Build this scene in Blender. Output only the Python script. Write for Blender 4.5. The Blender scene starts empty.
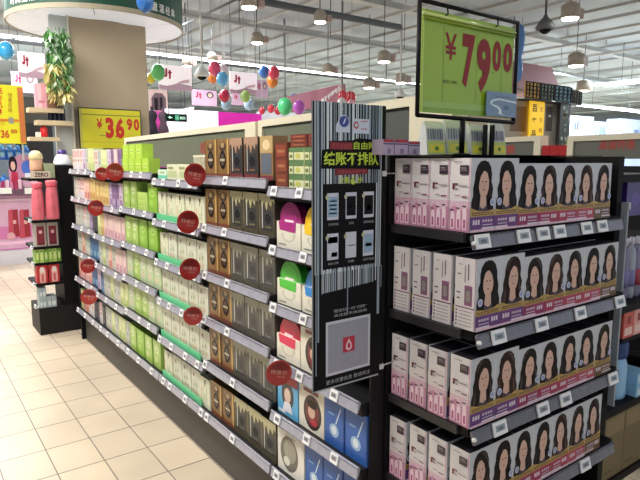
import bpy, math, random
from mathutils import Vector, Matrix
random.seed(7)
S = bpy.context.scene
COL = S.collection
R = math.radians

# ------------------------------------------------------------------ camera
H = 1.55
PITCH, YAW, FPX = 0.13756, 0.63014, 570.76
cd = bpy.data.cameras.new('camera'); cam = bpy.data.objects.new('camera', cd); COL.objects.link(cam)
cam.location = (0, 0, H)
cam.rotation_euler = (math.pi/2 - PITCH, 0, -YAW)
cd.sensor_width = 36; cd.lens = FPX/640*36; cd.clip_end = 200
S.camera = cam
FW = Vector((math.sin(YAW)*math.cos(PITCH), math.cos(YAW)*math.cos(PITCH), -math.sin(PITCH)))
RR = Vector((math.cos(YAW), -math.sin(YAW), 0)); UU = RR.cross(FW)
def at(px, py, ax, v):
    """the point of the plane (axis ax = v) that a viewer at the doorway sees at px, py"""
    d = FW*FPX + RR*(px-320) - UU*(py-240)
    t = (v - (0, 0, H)[ax])/d[ax]
    return Vector((0, 0, H)) + d*t

# ------------------------------------------------------------------ view, world, lights
S.view_settings.view_transform = 'Standard'; S.view_settings.look = 'None'
S.view_settings.exposure = 0.72; S.view_settings.gamma = 1.0; S.view_settings.use_curve_mapping = False
w = bpy.data.worlds.new('world'); S.world = w; w.use_nodes = True
bg = w.node_tree.nodes['Background']; bg.inputs[0].default_value = (0.80, 0.88, 1.0, 1); bg.inputs[1].default_value = 0.42
def area(name, loc, sx, sy, power, col=(1, 1, 1)):
    l = bpy.data.lights.new(name, 'AREA'); l.shape = 'RECTANGLE'; l.size = sx; l.size_y = sy
    l.energy = power; l.color = col
    o = bpy.data.objects.new(name, l); COL.objects.link(o); o.location = loc
    return o
area('aisle_light', (-0.5, 3.0, 3.7), 0.5, 4.5, 105, (1, 0.96, 0.88))
area('aisle_light', (-0.2, 6.2, 3.9), 0.6, 3.5, 120, (1, 0.97, 0.92))
area('aisle_light', (0.9, -0.5, 3.7), 3.0, 0.5, 9, (1, 0.95, 0.88))
area('aisle_light', (3.6, 2.4, 3.7), 0.4, 4.0, 40, (1, 0.97, 0.93))
area('aisle_light', (2.4, 10.5, 4.1), 6.0, 0.5, 200, (0.93, 0.97, 1))
area('aisle_light', (15, 7.0, 4.1), 0.5, 7.0, 340, (0.80, 0.92, 1))
area('aisle_light', (7, 18, 4.2), 16, 0.5, 800, (0.74, 0.90, 1))
area('aisle_light', (24, 14, 4.2), 0.5, 20, 1500, (0.74, 0.90, 1))

# ------------------------------------------------------------------ materials
def s2l(c):
    c = c/255.0
    return c/12.92 if c <= 0.04045 else ((c+0.055)/1.055)**2.4
_M = {}
def M(rgb, rough=0.5, metal=0.0, emit=0.0, alpha=1.0, noise=0.05, nscale=60, trans=0.0, coat=0.0):
    key = (tuple(rgb), rough, metal, emit, alpha, noise, nscale, trans, coat)
    if key in _M: return _M[key]
    m = bpy.data.materials.new('surface_%d_%d_%d' % tuple(rgb)); m.use_nodes = True
    nt = m.node_tree; b = nt.nodes['Principled BSDF']
    col = [s2l(c) for c in rgb] + [1]
    if noise:
        tc = nt.nodes.new('ShaderNodeTexCoord'); n = nt.nodes.new('ShaderNodeTexNoise')
        n.inputs['Scale'].default_value = nscale; n.inputs['Detail'].default_value = 3
        nt.links.new(tc.outputs['Object'], n.inputs['Vector'])
        mx = nt.nodes.new('ShaderNodeMix'); mx.data_type = 'RGBA'
        mx.inputs[6].default_value = [c*(1-noise*2) for c in col[:3]]+[1]
        mx.inputs[7].default_value = [min(1, c*(1+noise*2)) for c in col[:3]]+[1]
        nt.links.new(n.outputs['Fac'], mx.inputs[0]); nt.links.new(mx.outputs[2], b.inputs['Base Color'])
    else:
        b.inputs['Base Color'].default_value = col
    if sum(rgb) < 110: b.inputs['Specular IOR Level'].default_value = 0.18
    b.inputs['Roughness'].default_value = rough; b.inputs['Metallic'].default_value = metal
    if emit:
        b.inputs['Emission Color'].default_value = col; b.inputs['Emission Strength'].default_value = emit
    b.inputs['Alpha'].default_value = alpha
    b.inputs['Transmission Weight'].default_value = trans
    b.inputs['Coat Weight'].default_value = coat
    _M[key] = m
    return m
def tile_mat():
    m = bpy.data.materials.new('floor_tiles'); m.use_nodes = True
    nt = m.node_tree; b = nt.nodes['Principled BSDF']
    tc = nt.nodes.new('ShaderNodeTexCoord'); mp = nt.nodes.new('ShaderNodeMapping')
    T = 0.2275
    mp.inputs['Location'].default_value = (-(0.512 % T)/T, -(3.225 % 0.3)/0.3, 0)
    mp.inputs['Scale'].default_value = (1/T, 1/0.3, 1)
    nt.links.new(tc.outputs['Object'], mp.inputs[0])
    br = nt.nodes.new('ShaderNodeTexBrick'); br.offset = 0.0; br.squash = 1
    for k, v in (('Scale', 1), ('Mortar Size', 0.013), ('Brick Width', 1), ('Row Height', 1), ('Mortar Smooth', 0.1), ('Bias', 0)):
        br.inputs[k].default_value = v
    br.inputs['Color1'].default_value = [s2l(c) for c in (216, 200, 176)]+[1]
    br.inputs['Color2'].default_value = [s2l(c) for c in (205, 190, 168)]+[1]
    br.inputs['Mortar'].default_value = [s2l(c) for c in (112, 102, 95)]+[1]
    nt.links.new(mp.outputs[0], br.inputs['Vector'])
    n = nt.nodes.new('ShaderNodeTexNoise'); n.inputs['Scale'].default_value = 1.8; n.inputs['Detail'].default_value = 5
    nt.links.new(tc.outputs['Object'], n.inputs['Vector'])
    cr = nt.nodes.new('ShaderNodeValToRGB'); cr.color_ramp.elements[0].position = 0.35; cr.color_ramp.elements[1].position = 0.62
    cr.color_ramp.elements[0].color = (0.86, 0.86, 0.87, 1); cr.color_ramp.elements[1].color = (1, 1, 1, 1)
    nt.links.new(n.outputs['Fac'], cr.inputs[0])
    mx = nt.nodes.new('ShaderNodeMix'); mx.data_type = 'RGBA'; mx.blend_type = 'MULTIPLY'; mx.inputs[0].default_value = 1
    nt.links.new(br.outputs['Color'], mx.inputs[6]); nt.links.new(cr.outputs[0], mx.inputs[7])
    nt.links.new(mx.outputs[2], b.inputs['Base Color'])
    b.inputs['Roughness'].default_value = 0.32
    bm = nt.nodes.new('ShaderNodeBump'); bm.inputs['Strength'].default_value = 0.15; bm.inputs['Distance'].default_value = 0.002; bm.invert = True
    nt.links.new(br.outputs['Fac'], bm.inputs['Height']); nt.links.new(bm.outputs[0], b.inputs['Normal'])
    return m
BLACK = M((15, 14, 16), 0.55, noise=0.03)
DGREY = M((62, 60, 60), 0.5)
WHITE = M((235, 235, 232), 0.5, noise=0.02)

# ------------------------------------------------------------------ mesh helpers
class MB:
    def __init__(s): s.v = []; s.f = []; s.mi = []; s.mats = []; s.sm = []
    def m(s, mat):
        if mat not in s.mats: s.mats.append(mat)
        return s.mats.index(mat)
    def face(s, pts, mat, smooth=False):
        n = len(s.v); s.v += [tuple(p) for p in pts]; s.f.append(list(range(n, n+len(pts)))); s.mi.append(s.m(mat)); s.sm.append(smooth)
    def add(s, vs, fs, mat, smooth=False):
        n = len(s.v); s.v += [tuple(p) for p in vs]; i = s.m(mat)
        for f in fs: s.f.append([n+k for k in f]); s.mi.append(i); s.sm.append(smooth)
        return s
    def box(s, x0, x1, y0, y1, z0, z1, mat, c=0.0):
        if c:
            P = [(x0+c, y0), (x1-c, y0), (x1, y0+c), (x1, y1-c), (x1-c, y1), (x0+c, y1), (x0, y1-c), (x0, y0+c)]
            vs = [(a, b, z0) for a, b in P]+[(a, b, z1) for a, b in P]
            fs = [[i, (i+1) % 8, 8+(i+1) % 8, 8+i] for i in range(8)]+[list(range(7, -1, -1)), list(range(8, 16))]
            return s.add(vs, fs, mat)
        vs = [(x, y, z) for z in (z0, z1) for x, y in ((x0, y0), (x1, y0), (x1, y1), (x0, y1))]
        return s.add(vs, [[0, 3, 2, 1], [4, 5, 6, 7], [0, 1, 5, 4], [1, 2, 6, 5], [2, 3, 7, 6], [3, 0, 4, 7]], mat)
    def lathe(s, prof, mat, cx=0, cy=0, cz=0, n=20, smooth=True, sx=1, sy=1):
        vs = []; fs = []
        for r, z in prof:
            for i in range(n):
                a = 2*math.pi*i/n; vs.append((cx+r*sx*math.cos(a), cy+r*sy*math.sin(a), cz+z))
        for j in range(len(prof)-1):
            for i in range(n):
                k = (i+1) % n; fs.append([j*n+i, j*n+k, (j+1)*n+k, (j+1)*n+i])
        fs.append([i for i in range(n)][::-1]); fs.append([(len(prof)-1)*n+i for i in range(n)])
        return s.add(vs, fs, mat, smooth)
    def tube(s, a, b, r, mat, n=8, r2=None):
        a = Vector(a); b = Vector(b); d = (b-a).normalized(); r2 = r if r2 is None else r2
        u = d.cross(Vector((0, 0, 1)) if abs(d.z) < 0.9 else Vector((1, 0, 0))).normalized(); v = d.cross(u)
        vs = [a+(u*math.cos(t)+v*math.sin(t))*r for t in [2*math.pi*i/n for i in range(n)]]
        vs += [b+(u*math.cos(t)+v*math.sin(t))*r2 for t in [2*math.pi*i/n for i in range(n)]]
        fs = [[i, (i+1) % n, n+(i+1) % n, n+i] for i in range(n)]+[list(range(n))[::-1], list(range(n, 2*n))]
        return s.add(vs, fs, mat, True)
    def prism(s, pts, O, U, W, depth, mat):
        """outline pts (u, w) at O, extruded by depth behind the face"""
        O = Vector(O); U = Vector(U); W = Vector(W); N = U.cross(W)
        n = len(pts); a = [O+U*p[0]+W*p[1] for p in pts]; b = [p-N*depth for p in a]
        fs = [list(range(n)), list(range(2*n-1, n-1, -1))]+[[(i+1) % n, i, n+i, n+(i+1) % n] for i in range(n)]
        return s.add(a+b, fs, mat)
    def obj(s, name, parent=None, loc=None, rz=0):
        me = bpy.data.meshes.new(name); me.from_pydata(s.v, [], s.f)
        for m in s.mats: me.materials.append(m)
        me.polygons.foreach_set('material_index', s.mi); me.polygons.foreach_set('use_smooth', s.sm); me.update()
        o = bpy.data.objects.new(name, me); COL.objects.link(o)
        if parent: o.parent = parent
        if loc is not None: o.location = loc
        if rz: o.rotation_euler.z = rz
        return o
def tag(o, label, cat, group=None, kind=None):
    if label: o['label'] = label
    if cat: o['category'] = cat
    if group: o['group'] = group
    if kind: o['kind'] = kind
    return o
def struct(o): o['kind'] = 'structure'; return o
def thing(name, label, cat, loc=(0, 0, 0), rz=0, group=None):
    o = bpy.data.objects.new(name, None); COL.objects.link(o); o.location = loc; o.rotation_euler.z = rz
    o.empty_display_size = 0.05
    return tag(o, label, cat, group)
def copy_tree(o, parent=None):
    c = o.copy(); COL.objects.link(c); c.parent = parent
    for ch in KIDS.get(o.name, []): copy_tree(ch, c)
    return c
KIDS = {}
def ell(cx, cy, rx, ry, n=14, a0=0, a1=360):
    full = abs(a1-a0) >= 360
    k = n if full else n-1
    return [(cx+rx*math.cos(R(a0+(a1-a0)*i/k)), cy+ry*math.sin(R(a0+(a1-a0)*i/k))) for i in range(n)]
def rect(x0, x1, y0, y1): return [(x0, y0), (x1, y0), (x1, y1), (x0, y1)]
class Print:
    """flat ink layers lying on a face: O lower-left corner, U right, W up, size a by b"""
    def __init__(s, mb, O, U, W, a=1, b=1, step=0.0003):
        s.mb = mb; s.O = Vector(O); s.U = Vector(U); s.W = Vector(W); s.N = s.U.cross(s.W); s.a = a; s.b = b; s.k = 0; s.step = step
    def put(s, pts, mat, lift=True):
        if lift: s.k += 1
        s.mb.face([s.O+s.U*(p[0]*s.a)+s.W*(p[1]*s.b)+s.N*(s.k*s.step) for p in pts], mat)
        return s
_TX = {}
def text_mesh(txt, bold=0.0):
    key = (txt, bold)
    if key in _TX: return _TX[key]
    c = bpy.data.curves.new('lettering', 'FONT'); c.body = txt; c.size = 1; c.offset = bold; c.resolution_u = 3
    o = bpy.data.objects.new('lettering', c); COL.objects.link(o)
    dg = bpy.context.evaluated_depsgraph_get(); dg.update()
    me = bpy.data.meshes.new_from_object(o.evaluated_get(dg))
    vs = [v.co.copy() for v in me.vertices]; fs = [list(p.vertices) for p in me.polygons]
    bpy.data.objects.remove(o); bpy.data.meshes.remove(me)
    x0 = min(v.x for v in vs); x1 = max(v.x for v in vs); y0 = min(v.y for v in vs); y1 = max(v.y for v in vs)
    _TX[key] = ([((v.x-x0)/(x1-x0), (v.y-y0)/(y1-y0)) for v in vs], fs)
    return _TX[key]
def letter(mb, txt, O, U, W, x0, x1, y0, y1, mat, bold=0.0, lift=0.001):
    """lettering filling the rectangle x0..x1, y0..y1 (metres) of the face at O"""
    vs, fs = text_mesh(txt, bold); O = Vector(O); U = Vector(U); W = Vector(W); N = U.cross(W)
    mb.add([O+U*(x0+(x1-x0)*a)+W*(y0+(y1-y0)*b)+N*lift for a, b in vs], fs, mat)
X_, Y_, Z_ = Vector((1, 0, 0)), Vector((0, 1, 0)), Vector((0, 0, 1))

# ================================================================== STRUCTURE
b = MB(); b.face([(-14, -6, 0), (40, -6, 0), (40, 34, 0), (-14, 34, 0)], tile_mat()); struct(b.obj('floor'))
CZ = 4.7
ceil_m = M((196, 204, 210), 0.8, noise=0.08, nscale=0.7)
b = MB(); b.box(-14, 40, -6, 34, CZ, CZ+0.1, ceil_m)
for i in range(-12, 40, 2):                       # folds of the roof deck
    b.box(i, i+0.05, -6, 34, CZ-0.05, CZ, M((190, 189, 184), 0.8))
struct(b.obj('ceiling'))
wall_m = M((196, 206, 216), 0.7, noise=0.04, nscale=0.5)
b = MB(); b.box(-14, 40, 33.8, 34, 0, CZ, wall_m); struct(b.obj('wall_north'))
b = MB(); b.box(39.8, 40, -6, 34, 0, CZ, wall_m); struct(b.obj('wall_east'))
b = MB(); b.box(-14, -13.8, -6, 34, 0, CZ, wall_m); struct(b.obj('wall_west'))

# ---- things on the ceiling
beam_m = M((206, 208, 206), 0.6); duct_m = M((186, 190, 192), 0.5, noise=0.03); cable_m = M((96, 100, 104), 0.6)
n = 0
for x in (-3, -1.2, 0.6, 2.4, 4.2, 6.0, 7.8, 9.6, 11.4, 13.2, 15, 18, 21, 24, 28, 32):
    b = MB(); b.box(x-0.035, x+0.035, 3, 33.5, CZ-0.42, CZ-0.36, beam_m)
    for y in range(4, 33, 4): b.box(x-0.01, x+0.01, y, y+0.02, CZ-0.36, CZ, beam_m)
    n += 1; struct(b.obj('trim_%d' % n))
for y in (5.2, 8.4, 11.2, 14.8, 19, 24, 29):
    b = MB(); b.box(-13, 39, y-0.06, y+0.06, CZ-0.26, CZ-0.16, beam_m); b.box(-13, 39, y-0.09, y+0.09, CZ-0.28, CZ-0.26, beam_m)
    n += 1; struct(b.obj('trim_%d' % n))
def duct(name, p, q, r, mat, label, cat='duct'):
    b = MB(); b.tube(p, q, r, mat, 14)
    d = Vector(q)-Vector(p)
    for i in range(1, int(d.length)):
        c = Vector(p)+d.normalized()*i; e = d.normalized()*0.015
        if r > 0.1: b.tube(c-e, c+e, r+0.012, mat, 14)
        if i % 2: b.tube(c, (c.x, c.y, CZ), 0.008, cable_m, 5)
    return tag(b.obj(name), label, cat)
duct('ventilation_duct', (-6, 9.25, 3.93), (22, 9.25, 3.93), 0.03, duct_m, 'thin grey pipe running across the ceiling nearest the round canopy', 'pipe')
duct('cable_tray', (3.2, 7.2, 3.75), (6.9, 7.2, 3.75), 0.05, cable_m, 'short dark cable tray hung under the ceiling above the shelf aisle', 'cable tray')
duct('water_pipe', (-6, 12.0, 3.7), (19, 12.0, 3.7), 0.03, cable_m, 'dark pipe crossing the ceiling just before the bright tube row', 'pipe')
duct('water_pipe', (4.4, 3.2, 4.02), (4.4, 12.2, 4.02), 0.02, cable_m, 'dark pipe running away under the ceiling over the nearest shelves', 'pipe')
# fluorescent rows
tube_m = M((250, 252, 255), 0.4, emit=5.0, noise=0)
def tube_row(p, q, label, seg=1.5, wd=0.2):
    p = Vector(p); q = Vector(q); L = (q-p).length; d = (q-p)/L; s = d.cross(Z_)
    t = thing('fluorescent_light_row', label, 'ceiling light', p)
    hb = MB(); gb = MB(); k = 0
    hb.prism([(0, 0), (L, 0), (L, 0.06), (0, 0.06)], -s*(wd*0.62)*-1, d, Z_, 0.0+wd*1.24, M((225, 225, 225), 0.5))
    a = 0.04
    while a < L-seg:
        e = a+seg*0.94
        gb.prism([(a, -0.03), (e, -0.03), (e, -0.001), (a, -0.001)], s*(wd*0.5), d, Z_, wd, tube_m); a += seg
    i = 1.0
    while i < L: hb.tube(d*i+Z_*0.06, d*i+Z_*(CZ-p.z), 0.008, cable_m, 5); i += 3
    hb.obj('housing', t); gb.obj('light_tube', t)
tube_row((-4, 12.7, 3.95), (22, 13.3, 3.95), 'long row of bright tubes behind the round canopy and over the balloons')
tube_row((15.9, 4, 3.62), (15.9, 9.4, 3.62), 'short bright tube row slanting to the right picture edge')
tube_row((20.6, 11.9, 3.62), (34, 12.2, 3.62), 'lowest bright tube row at far right below the slanting row', wd=0.2)
tube_row((9.0, 20.5, 3.5), (9.0, 32, 3.5), 'faint far tube row receding between hanging posters', wd=0.16)
tube_row((2.0, 16.0, 3.7), (2.0, 30, 3.7), 'far tube row receding between the column and hanging posters', wd=0.16)

# ================================================================== LEFT-HAND GONDOLA
LX = 1.13
BAYS = [('A', 1.340, 1.905, -0.018), ('B', 1.905, 2.54, 0.010), ('C', 2.54, 3.172, -0.018), ('D', 3.172, 3.80, 0.014), ('E', 3.80, 4.45, -0.004), ('F', 4.45, 5.12, 0.012)]
ROWZ = [1.455, 1.228, 1.000, 0.776, 0.548, 0.285]
BAYNAME = {'A': 'bay beside banner', 'B': 'second bay past banner', 'C': 'third bay past banner', 'D': 'fourth bay past banner', 'E': 'next-to-last bay', 'F': 'far end bay'}
ROWNAME = ['top shelf', 'second shelf', 'third shelf', 'fourth shelf', 'fifth shelf', 'bottom shelf']
RAIL = M((160, 160, 174), 0.25, noise=0.10, nscale=40, coat=0.5); RAIL2 = M((70, 70, 82), 0.3)
TAGW = M((238, 238, 240), 0.4, noise=0); TAGD = M((158, 158, 166), 0.4, noise=0)
GONM = M((30, 29, 31), 0.5, noise=0.04)
RAIL_SHADE = M((104, 106, 118), 0.25, noise=0.12, nscale=40, coat=0.5)  # end display's shade and the black shelf behind are put into this colour
def rail_mesh(L, name, parent, loc, U, N, rm=None):
    """extruded price rail: U along it (unit), N outward"""
    U = Vector(U); N = Vector(N); b = MB()
    prof = [(0, -0.021), (0.006, -0.021), (0.006, -0.018), (-0.002, 0.014), (0.003, 0.018), (-0.006, 0.019), (-0.012, 0.012)]
    n = len(prof)
    a = [N*p[0]+Z_*p[1] for p in prof]; c = [p+U*L for p in a]
    b.add(a+c, [list(range(n))[::-1], list(range(n, 2*n))]+[[i, (i+1) % n, n+(i+1) % n, n+i] for i in range(n)], rm or RAIL)
    for zz in (-0.012, -0.004, 0.005):
        e = [N*(0.0055-(zz+0.018)*0.25)+Z_*zz, N*(0.0050-(zz+0.018)*0.25)+Z_*(zz+0.003)]
        b.face([e[0], e[0]+U*L, e[1]+U*L, e[1]], RAIL2)
    return b.obj(name, parent, loc)
def tag_mesh(parent, loc, U, N, w_=0.042, h_=0.036, big=False):
    U = Vector(U); N = Vector(N); W = (Z_-N*0.25).normalized(); b = MB(); F = U.cross(W)
    if F.dot(N) < 0: U = -U; F = -F
    b.prism(rect(-w_/2, w_/2, -h_/2, h_/2), F*0.007, U, W, 0.005, TAGW)
    p = Print(b, F*0.0072-U*w_/2-W*h_/2, U, W, w_, h_)
    p.put(rect(0.15, 0.85, 0.3, 0.75), TAGD if not big else M((150, 165, 178), 0.3))
    p.put(rect(0.3, 0.7, 0.38, 0.62), M((110, 110, 118), 0.4, noise=0))
    return b.obj('price_tag', parent, loc)
tag_pos = {'A': [0.07, 0.25, 0.46], 'B': [0.035, 0.30], 'C': [0.05, 0.2, 0.40, 0.58], 'D': [0.05, 0.30, 0.5], 'E': [0.04, 0.27, 0.5], 'F': [0.05, 0.30, 0.52]}
for nm, y0, y1, dz in BAYS:
    t = thing('shelving_bay', 'black metal shelving bay of the long gondola, ' + BAYNAME[nm], 'shelf unit', (LX, y1, 0), group='bays of the long gondola')
    L = y1-y0
    b = MB(); b.box(0.07, 0.95, -L, 0, 0, 0.235, M((72, 68, 64), 0.5, noise=0.05)); b.box(0.075, 0.9, -L+0.001, -0.001, 0.235, 0.262, GONM); b.obj('plinth', t)
    b = MB(); b.box(0.47, 0.51, -L, 0, 0.262, 1.5, GONM); b.obj('back_panel', t)
    b = MB(); b.box(0.44, 0.469, -0.034, -0.004, 0.262, 1.52, BLACK); b.obj('upright', t)
    for r, z in enumerate(ROWZ):
        zz = z+dz if r < 5 else z
        b = MB(); b.box(0.018, 0.47, -L+0.003, -0.003, zz-0.034, zz+0.010, GONM)
        b.box(0.5101, 0.93, -L+0.003, -0.003, zz-0.034, zz+0.010, GONM)
        sh = b.obj('shelf', t)
        rail_mesh(L-0.014, 'price_rail', sh, (0.006, -L+0.007, zz), (0, 1, 0), (-1, 0, 0))
        for i, a in enumerate(tag_pos[nm]):
            a2 = a+random.uniform(-0.03, 0.03)
            a2 = min(max(a2, 0.03), L-0.03)
            tag_mesh(sh, (0.006, -a2, zz), (0, -1, 0), (-1, 0, 0))
# end frame of the gondola facing the banner
b = MB(); b.box(1.175, 2.08, 1.3315, 1.3385, 0, 1.52, M((34, 33, 34), 0.6))
t = tag(b.obj('gondola_end_panel'), 'black upright end panel between blue boxes and hair dye display', 'panel')
b = MB(); b.box(1.17, 2.08, 5.14, 5.165, 0, 1.47, BLACK)
tag(b.obj('gondola_end_panel'), 'black upright end panel at the far end of the gondola', 'panel')

# ---- header light boards on the spine
CREAM = M((222, 212, 188), 0.6, noise=0.03, nscale=5); HGREY = M((112, 116, 98), 0.35, noise=0.05, nscale=3); REDT = M((176, 58, 48), 0.5)
def header(x, y0, y1, z0, z1, label, txt_at, zs=0.0, post=0.12, grey=HGREY):
    t = thing('header_board', label, 'sign board', (x, y1, 0), group='header boards on the shelves')
    L = y1-y0
    b = MB()
    f = lambda a, z: (0, -a, z + zs*(a/L))
    for (a0, a1, za, zb) in ((0, L, z1-0.035, z1), (0, 0.04, z0, z1-0.035), (L-post, L, z0, z1-0.035)):
        vs = []
        for X in (0, 0.09):
            for a, z in ((a0, za), (a1, za), (a1, zb), (a0, zb)): vs.append((X, -a, z+zs*a/L))
        b.add(vs, [[0, 1, 2, 3], [7, 6, 5, 4], [0, 4, 5, 1], [1, 5, 6, 2], [2, 6, 7, 3], [3, 7, 4, 0]], CREAM)
    b.obj('frame', t)
    b = MB(); vs = []
    for X in (0.012, 0.08):
        for a, z in ((0.04, z0), (L-post, z0), (L-post, z1-0.035), (0.04, z1-0.035)): vs.append((X, -a, z+zs*a/L))
    b.add(vs, [[0, 1, 2, 3], [7, 6, 5, 4], [0, 4, 5, 1], [1, 5, 6, 2], [2, 6, 7, 3], [3, 7, 4, 0]], grey)
    for tx, a, zz, wd, h in txt_at:
        letter(b, tx, (0.0115, 0, 0), (0, -1, 0), Z_, a, a+wd, zz, zz+h, REDT, 0.01)
    b.obj('panel', t)
    return t
header(1.60, 2.80, 5.10, 1.50, 1.748, 'long cream framed grey header board above green and brown cartons', [('超值', 1.55, 1.60, 0.16, 0.07)], 0.018)
header(1.60, 1.90, 2.77, 1.50, 1.768, 'cream framed grey header board between brown cartons and the banner', [('特惠', 0.60, 1.64, 0.14, 0.07)], 0.015, 0.03)
header(1.60, 1.40, 1.87, 1.50, 1.788, 'cream framed dark grey header board right of the banner', [], 0.010, 0.21, M((84, 86, 84), 0.4, noise=0.04, nscale=3))
for (y_, lab) in ((2.52, 'low white lattice ledge behind the pale green cartons'),):
    t = thing('lattice_ledge', lab, 'ledge', (1.36, 3.10, 1.471))
    b = MB(); b.box(0, 0.05, -0.50, 0, 0.100, 0.112, CREAM); b.obj('ledge_top', t)
    b = MB()
    for i in range(20): b.box(0.0, 0.006, -0.50+i*0.0252, -0.50+i*0.0252+0.010, 0.0, 0.0999, CREAM)
    b.obj('grid', t)

# ================================================================== PRODUCT CARTONS
ALLT = {}
def proto(name):
    def deco(fn): ALLT[name] = fn; return fn
    return deco
def carton(w_, d, h, body, front=None, name='carton'):
    b = MB(); b.box(-w_/2, w_/2, 0, d, 0, h, body, c=0.0012)
    p = Print(b, (-w_/2+0.0012, 0, 0), X_, Z_, w_-0.0024, h)
    if front: front(p)
    return b.obj(name)
PROTO = {}
class Kind:
    def __init__(s, w, h, desc, cat, make, name): s.w = w; s.h = h; s.desc = desc; s.cat = cat; s.make = make; s.name = name; s.used = False; s.ob = None
    def new(s):
        if s.ob is None:
            s.ob = s.make(s); return s.ob
        return copy_tree(s.ob)
def mk(body, front, d=0.07):
    return lambda k: carton(k.w, d, k.h, body, front, k.name)
C = lambda *a: M(a, 0.42, noise=0.06, nscale=90, coat=0.25)
def f_gold(p):
    p.put(rect(0, 1, 0.0, 0.10), C(120, 62, 40)); p.put(rect(0, .12, .1, 1), C(118, 84, 44)); p.put(rect(.88, 1, .1, 1), C(196, 160, 96), False)
    p.put(ell(.5, .80, .28, .13), C(70, 52, 36)); p.put(ell(.5, .84, .16, .07), C(170, 140, 100))
    p.put(ell(.5, .46, .27, .24), C(30, 24, 20)); p.put(ell(.5, .47, .17, .16), C(74, 60, 52)); p.put(rect(.3, .7, .43, .49), C(190, 175, 150))
def f_char(top, mid, bot, edge):
    def f(p):
        p.put(rect(0, 1, 0, .12), C(*bot)); p.put(rect(0, .06, .12, 1), C(*edge), False)
        p.put([(0, 1), (0, .80), (.15, .86), (.22, .66), (.38, .84), (.52, .60), (.62, .82), (.8, .70), (.88, .85), (1, .78), (1, 1)], C(*top))
        p.put(rect(.16, .88, .14, .62), C(*mid)); p.put(rect(.22, .28, .18, .72), C(190, 188, 180)); p.put(rect(.4, .8, .2, .24), C(*edge), False)
        p.put(ell(.6, .42, .2, .12), C(*[int(c*0.72) for c in mid]))
    return f
def f_tan(p):
    p.put(rect(0, 1, .62, 1), C(190, 160, 110)); p.put(ell(.5, .8, .3, .12), C(230, 205, 160)); p.put(rect(.1, .9, .14, .6), C(96, 104, 120)); p.put(rect(0, 1, 0, .1), C(130, 50, 60))
def f_redb(p):
    for i in range(3): p.put(rect(.08, .92, .05+i*.32, .30+i*.32), C(132+i*6, 66, 44)); p.put(rect(.2, .8, .14+i*.32, .2+i*.32), C(170, 110, 76))
def f_gc(p):
    p.put(rect(0, 1, .66, 1), C(96, 128, 82)); p.put(rect(0, 1, 0, .12), C(96, 128, 82), False); p.put(rect(.3, .36, .12, .66), C(96, 128, 82))
    p.put(ell(.62, .4, .16, .2), C(196, 196, 96)); p.put(rect(.05, .25, .25, .5), C(120, 130, 80), False)
def f_wg(p):
    p.put(rect(.10, .20, .12, .62), C(206, 178, 140)); p.put(rect(.62, .68, .2, .7), C(170, 190, 140), False); p.put(rect(.30, .36, .3, .66), C(196, 200, 176), False)
    p.put(rect(.42, .56, .80, .93), C(72, 70, 60)); p.put(rect(.42, .5, .70, .78), C(130, 126, 100), False)
    p.put(ell(.48, .36, .2, .12), C(198, 204, 168)); p.put(rect(.94, 1, 0, 1), C(160, 166, 138), False)
def f_wg2(p):
    p.put(rect(0, .08, 0, 1), C(150, 160, 130)); p.put(rect(.30, .40, .74, .86), C(120, 60, 60)); p.put(ell(.5, .5, .28, .16), C(196, 202, 176), False)
    for i in range(4): p.put(rect(.2+.16*i, .26+.16*i, .14+.05*(i % 2), .34), C(196, 150, 110), False)
    p.put(rect(.3, .36, .4, .5), C(100, 90, 60)); p.put(rect(.56, .62, .44, .56), C(100, 90, 60), False)
def f_green(a, c_, d_):
    def f(p):
        p.put(rect(0, .06, 0, 1), C(*d_)); p.put(rect(.94, 1, 0, 1), C(*d_), False)
        p.put(ell(.5, .66, .28, .15), C(*c_)); p.put(ell(.42, .30, .2, .12), C(*a)); p.put(rect(.3, .7, .84, .88), C(*c_), False)
        p.put(rect(.36, .64, .62, .66), C(*d_))
    return f
def f_lime(p): p.put(rect(0.0, .08, 0, 1), C(120, 160, 40)); p.put(rect(.25, .75, .35, .65), C(206, 226, 120)); p.put(rect(.3, .7, .46, .52), C(120, 160, 60))
def f_slim(c1, c2, c3):
    def f(p):
        p.put(rect(.15, .85, .60, .92), C(*c1)); p.put(rect(.15, .85, .08, .34), C(*c2)); p.put(rect(.42, .6, .36, .9), C(*c3)); p.put(rect(0, .07, 0, 1), C(*c3), False)
        p.put(ell(.5, .46, .25, .08), C(*c1))
    return f
def f_blue(p):
    p.put(ell(.5, .35, .24, .14), C(150, 185, 220)); p.put(ell(.5, .36, .13, .09), C(220, 232, 240)); p.put([(.56, .5), (.62, .5), (.86, .86), (.82, .88)], C(190, 215, 235))
    p.put(rect(.2, .5, .66, .70), C(120, 160, 210), False); p.put(rect(.98, 1, 0, 1), C(20, 50, 120), False)
def f_photo(p):
    p.put(ell(.55, .45, .36, .40, 20), C(52, 34, 34)); p.put(ell(.55, .44, .26, .32, 18), C(120, 40, 44)); p.put(ell(.52, .46, .14, .15), C(214, 176, 156))
    p.put(ell(.55, .64, .2, .10), C(40, 26, 26)); p.put(ell(.62, .24, .14, .08), C(180, 40, 50)); p.put(rect(.2, .8, .88, .96), C(130, 60, 60), False)
def f_portrait_blue(p):
    p.put(ell(.5, .52, .30, .34, 18), C(60, 50, 56)); p.put(ell(.5, .50, .16, .18), C(220, 190, 176)); p.put([(.25, .1), (.75, .1), (.64, .34), (.36, .34)], C(228, 228, 236))
    p.put(rect(.5, 1, .78, 1), C(170, 30, 60)); p.put(rect(.06, .4, .04, .1), C(240, 240, 240), False)
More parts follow.
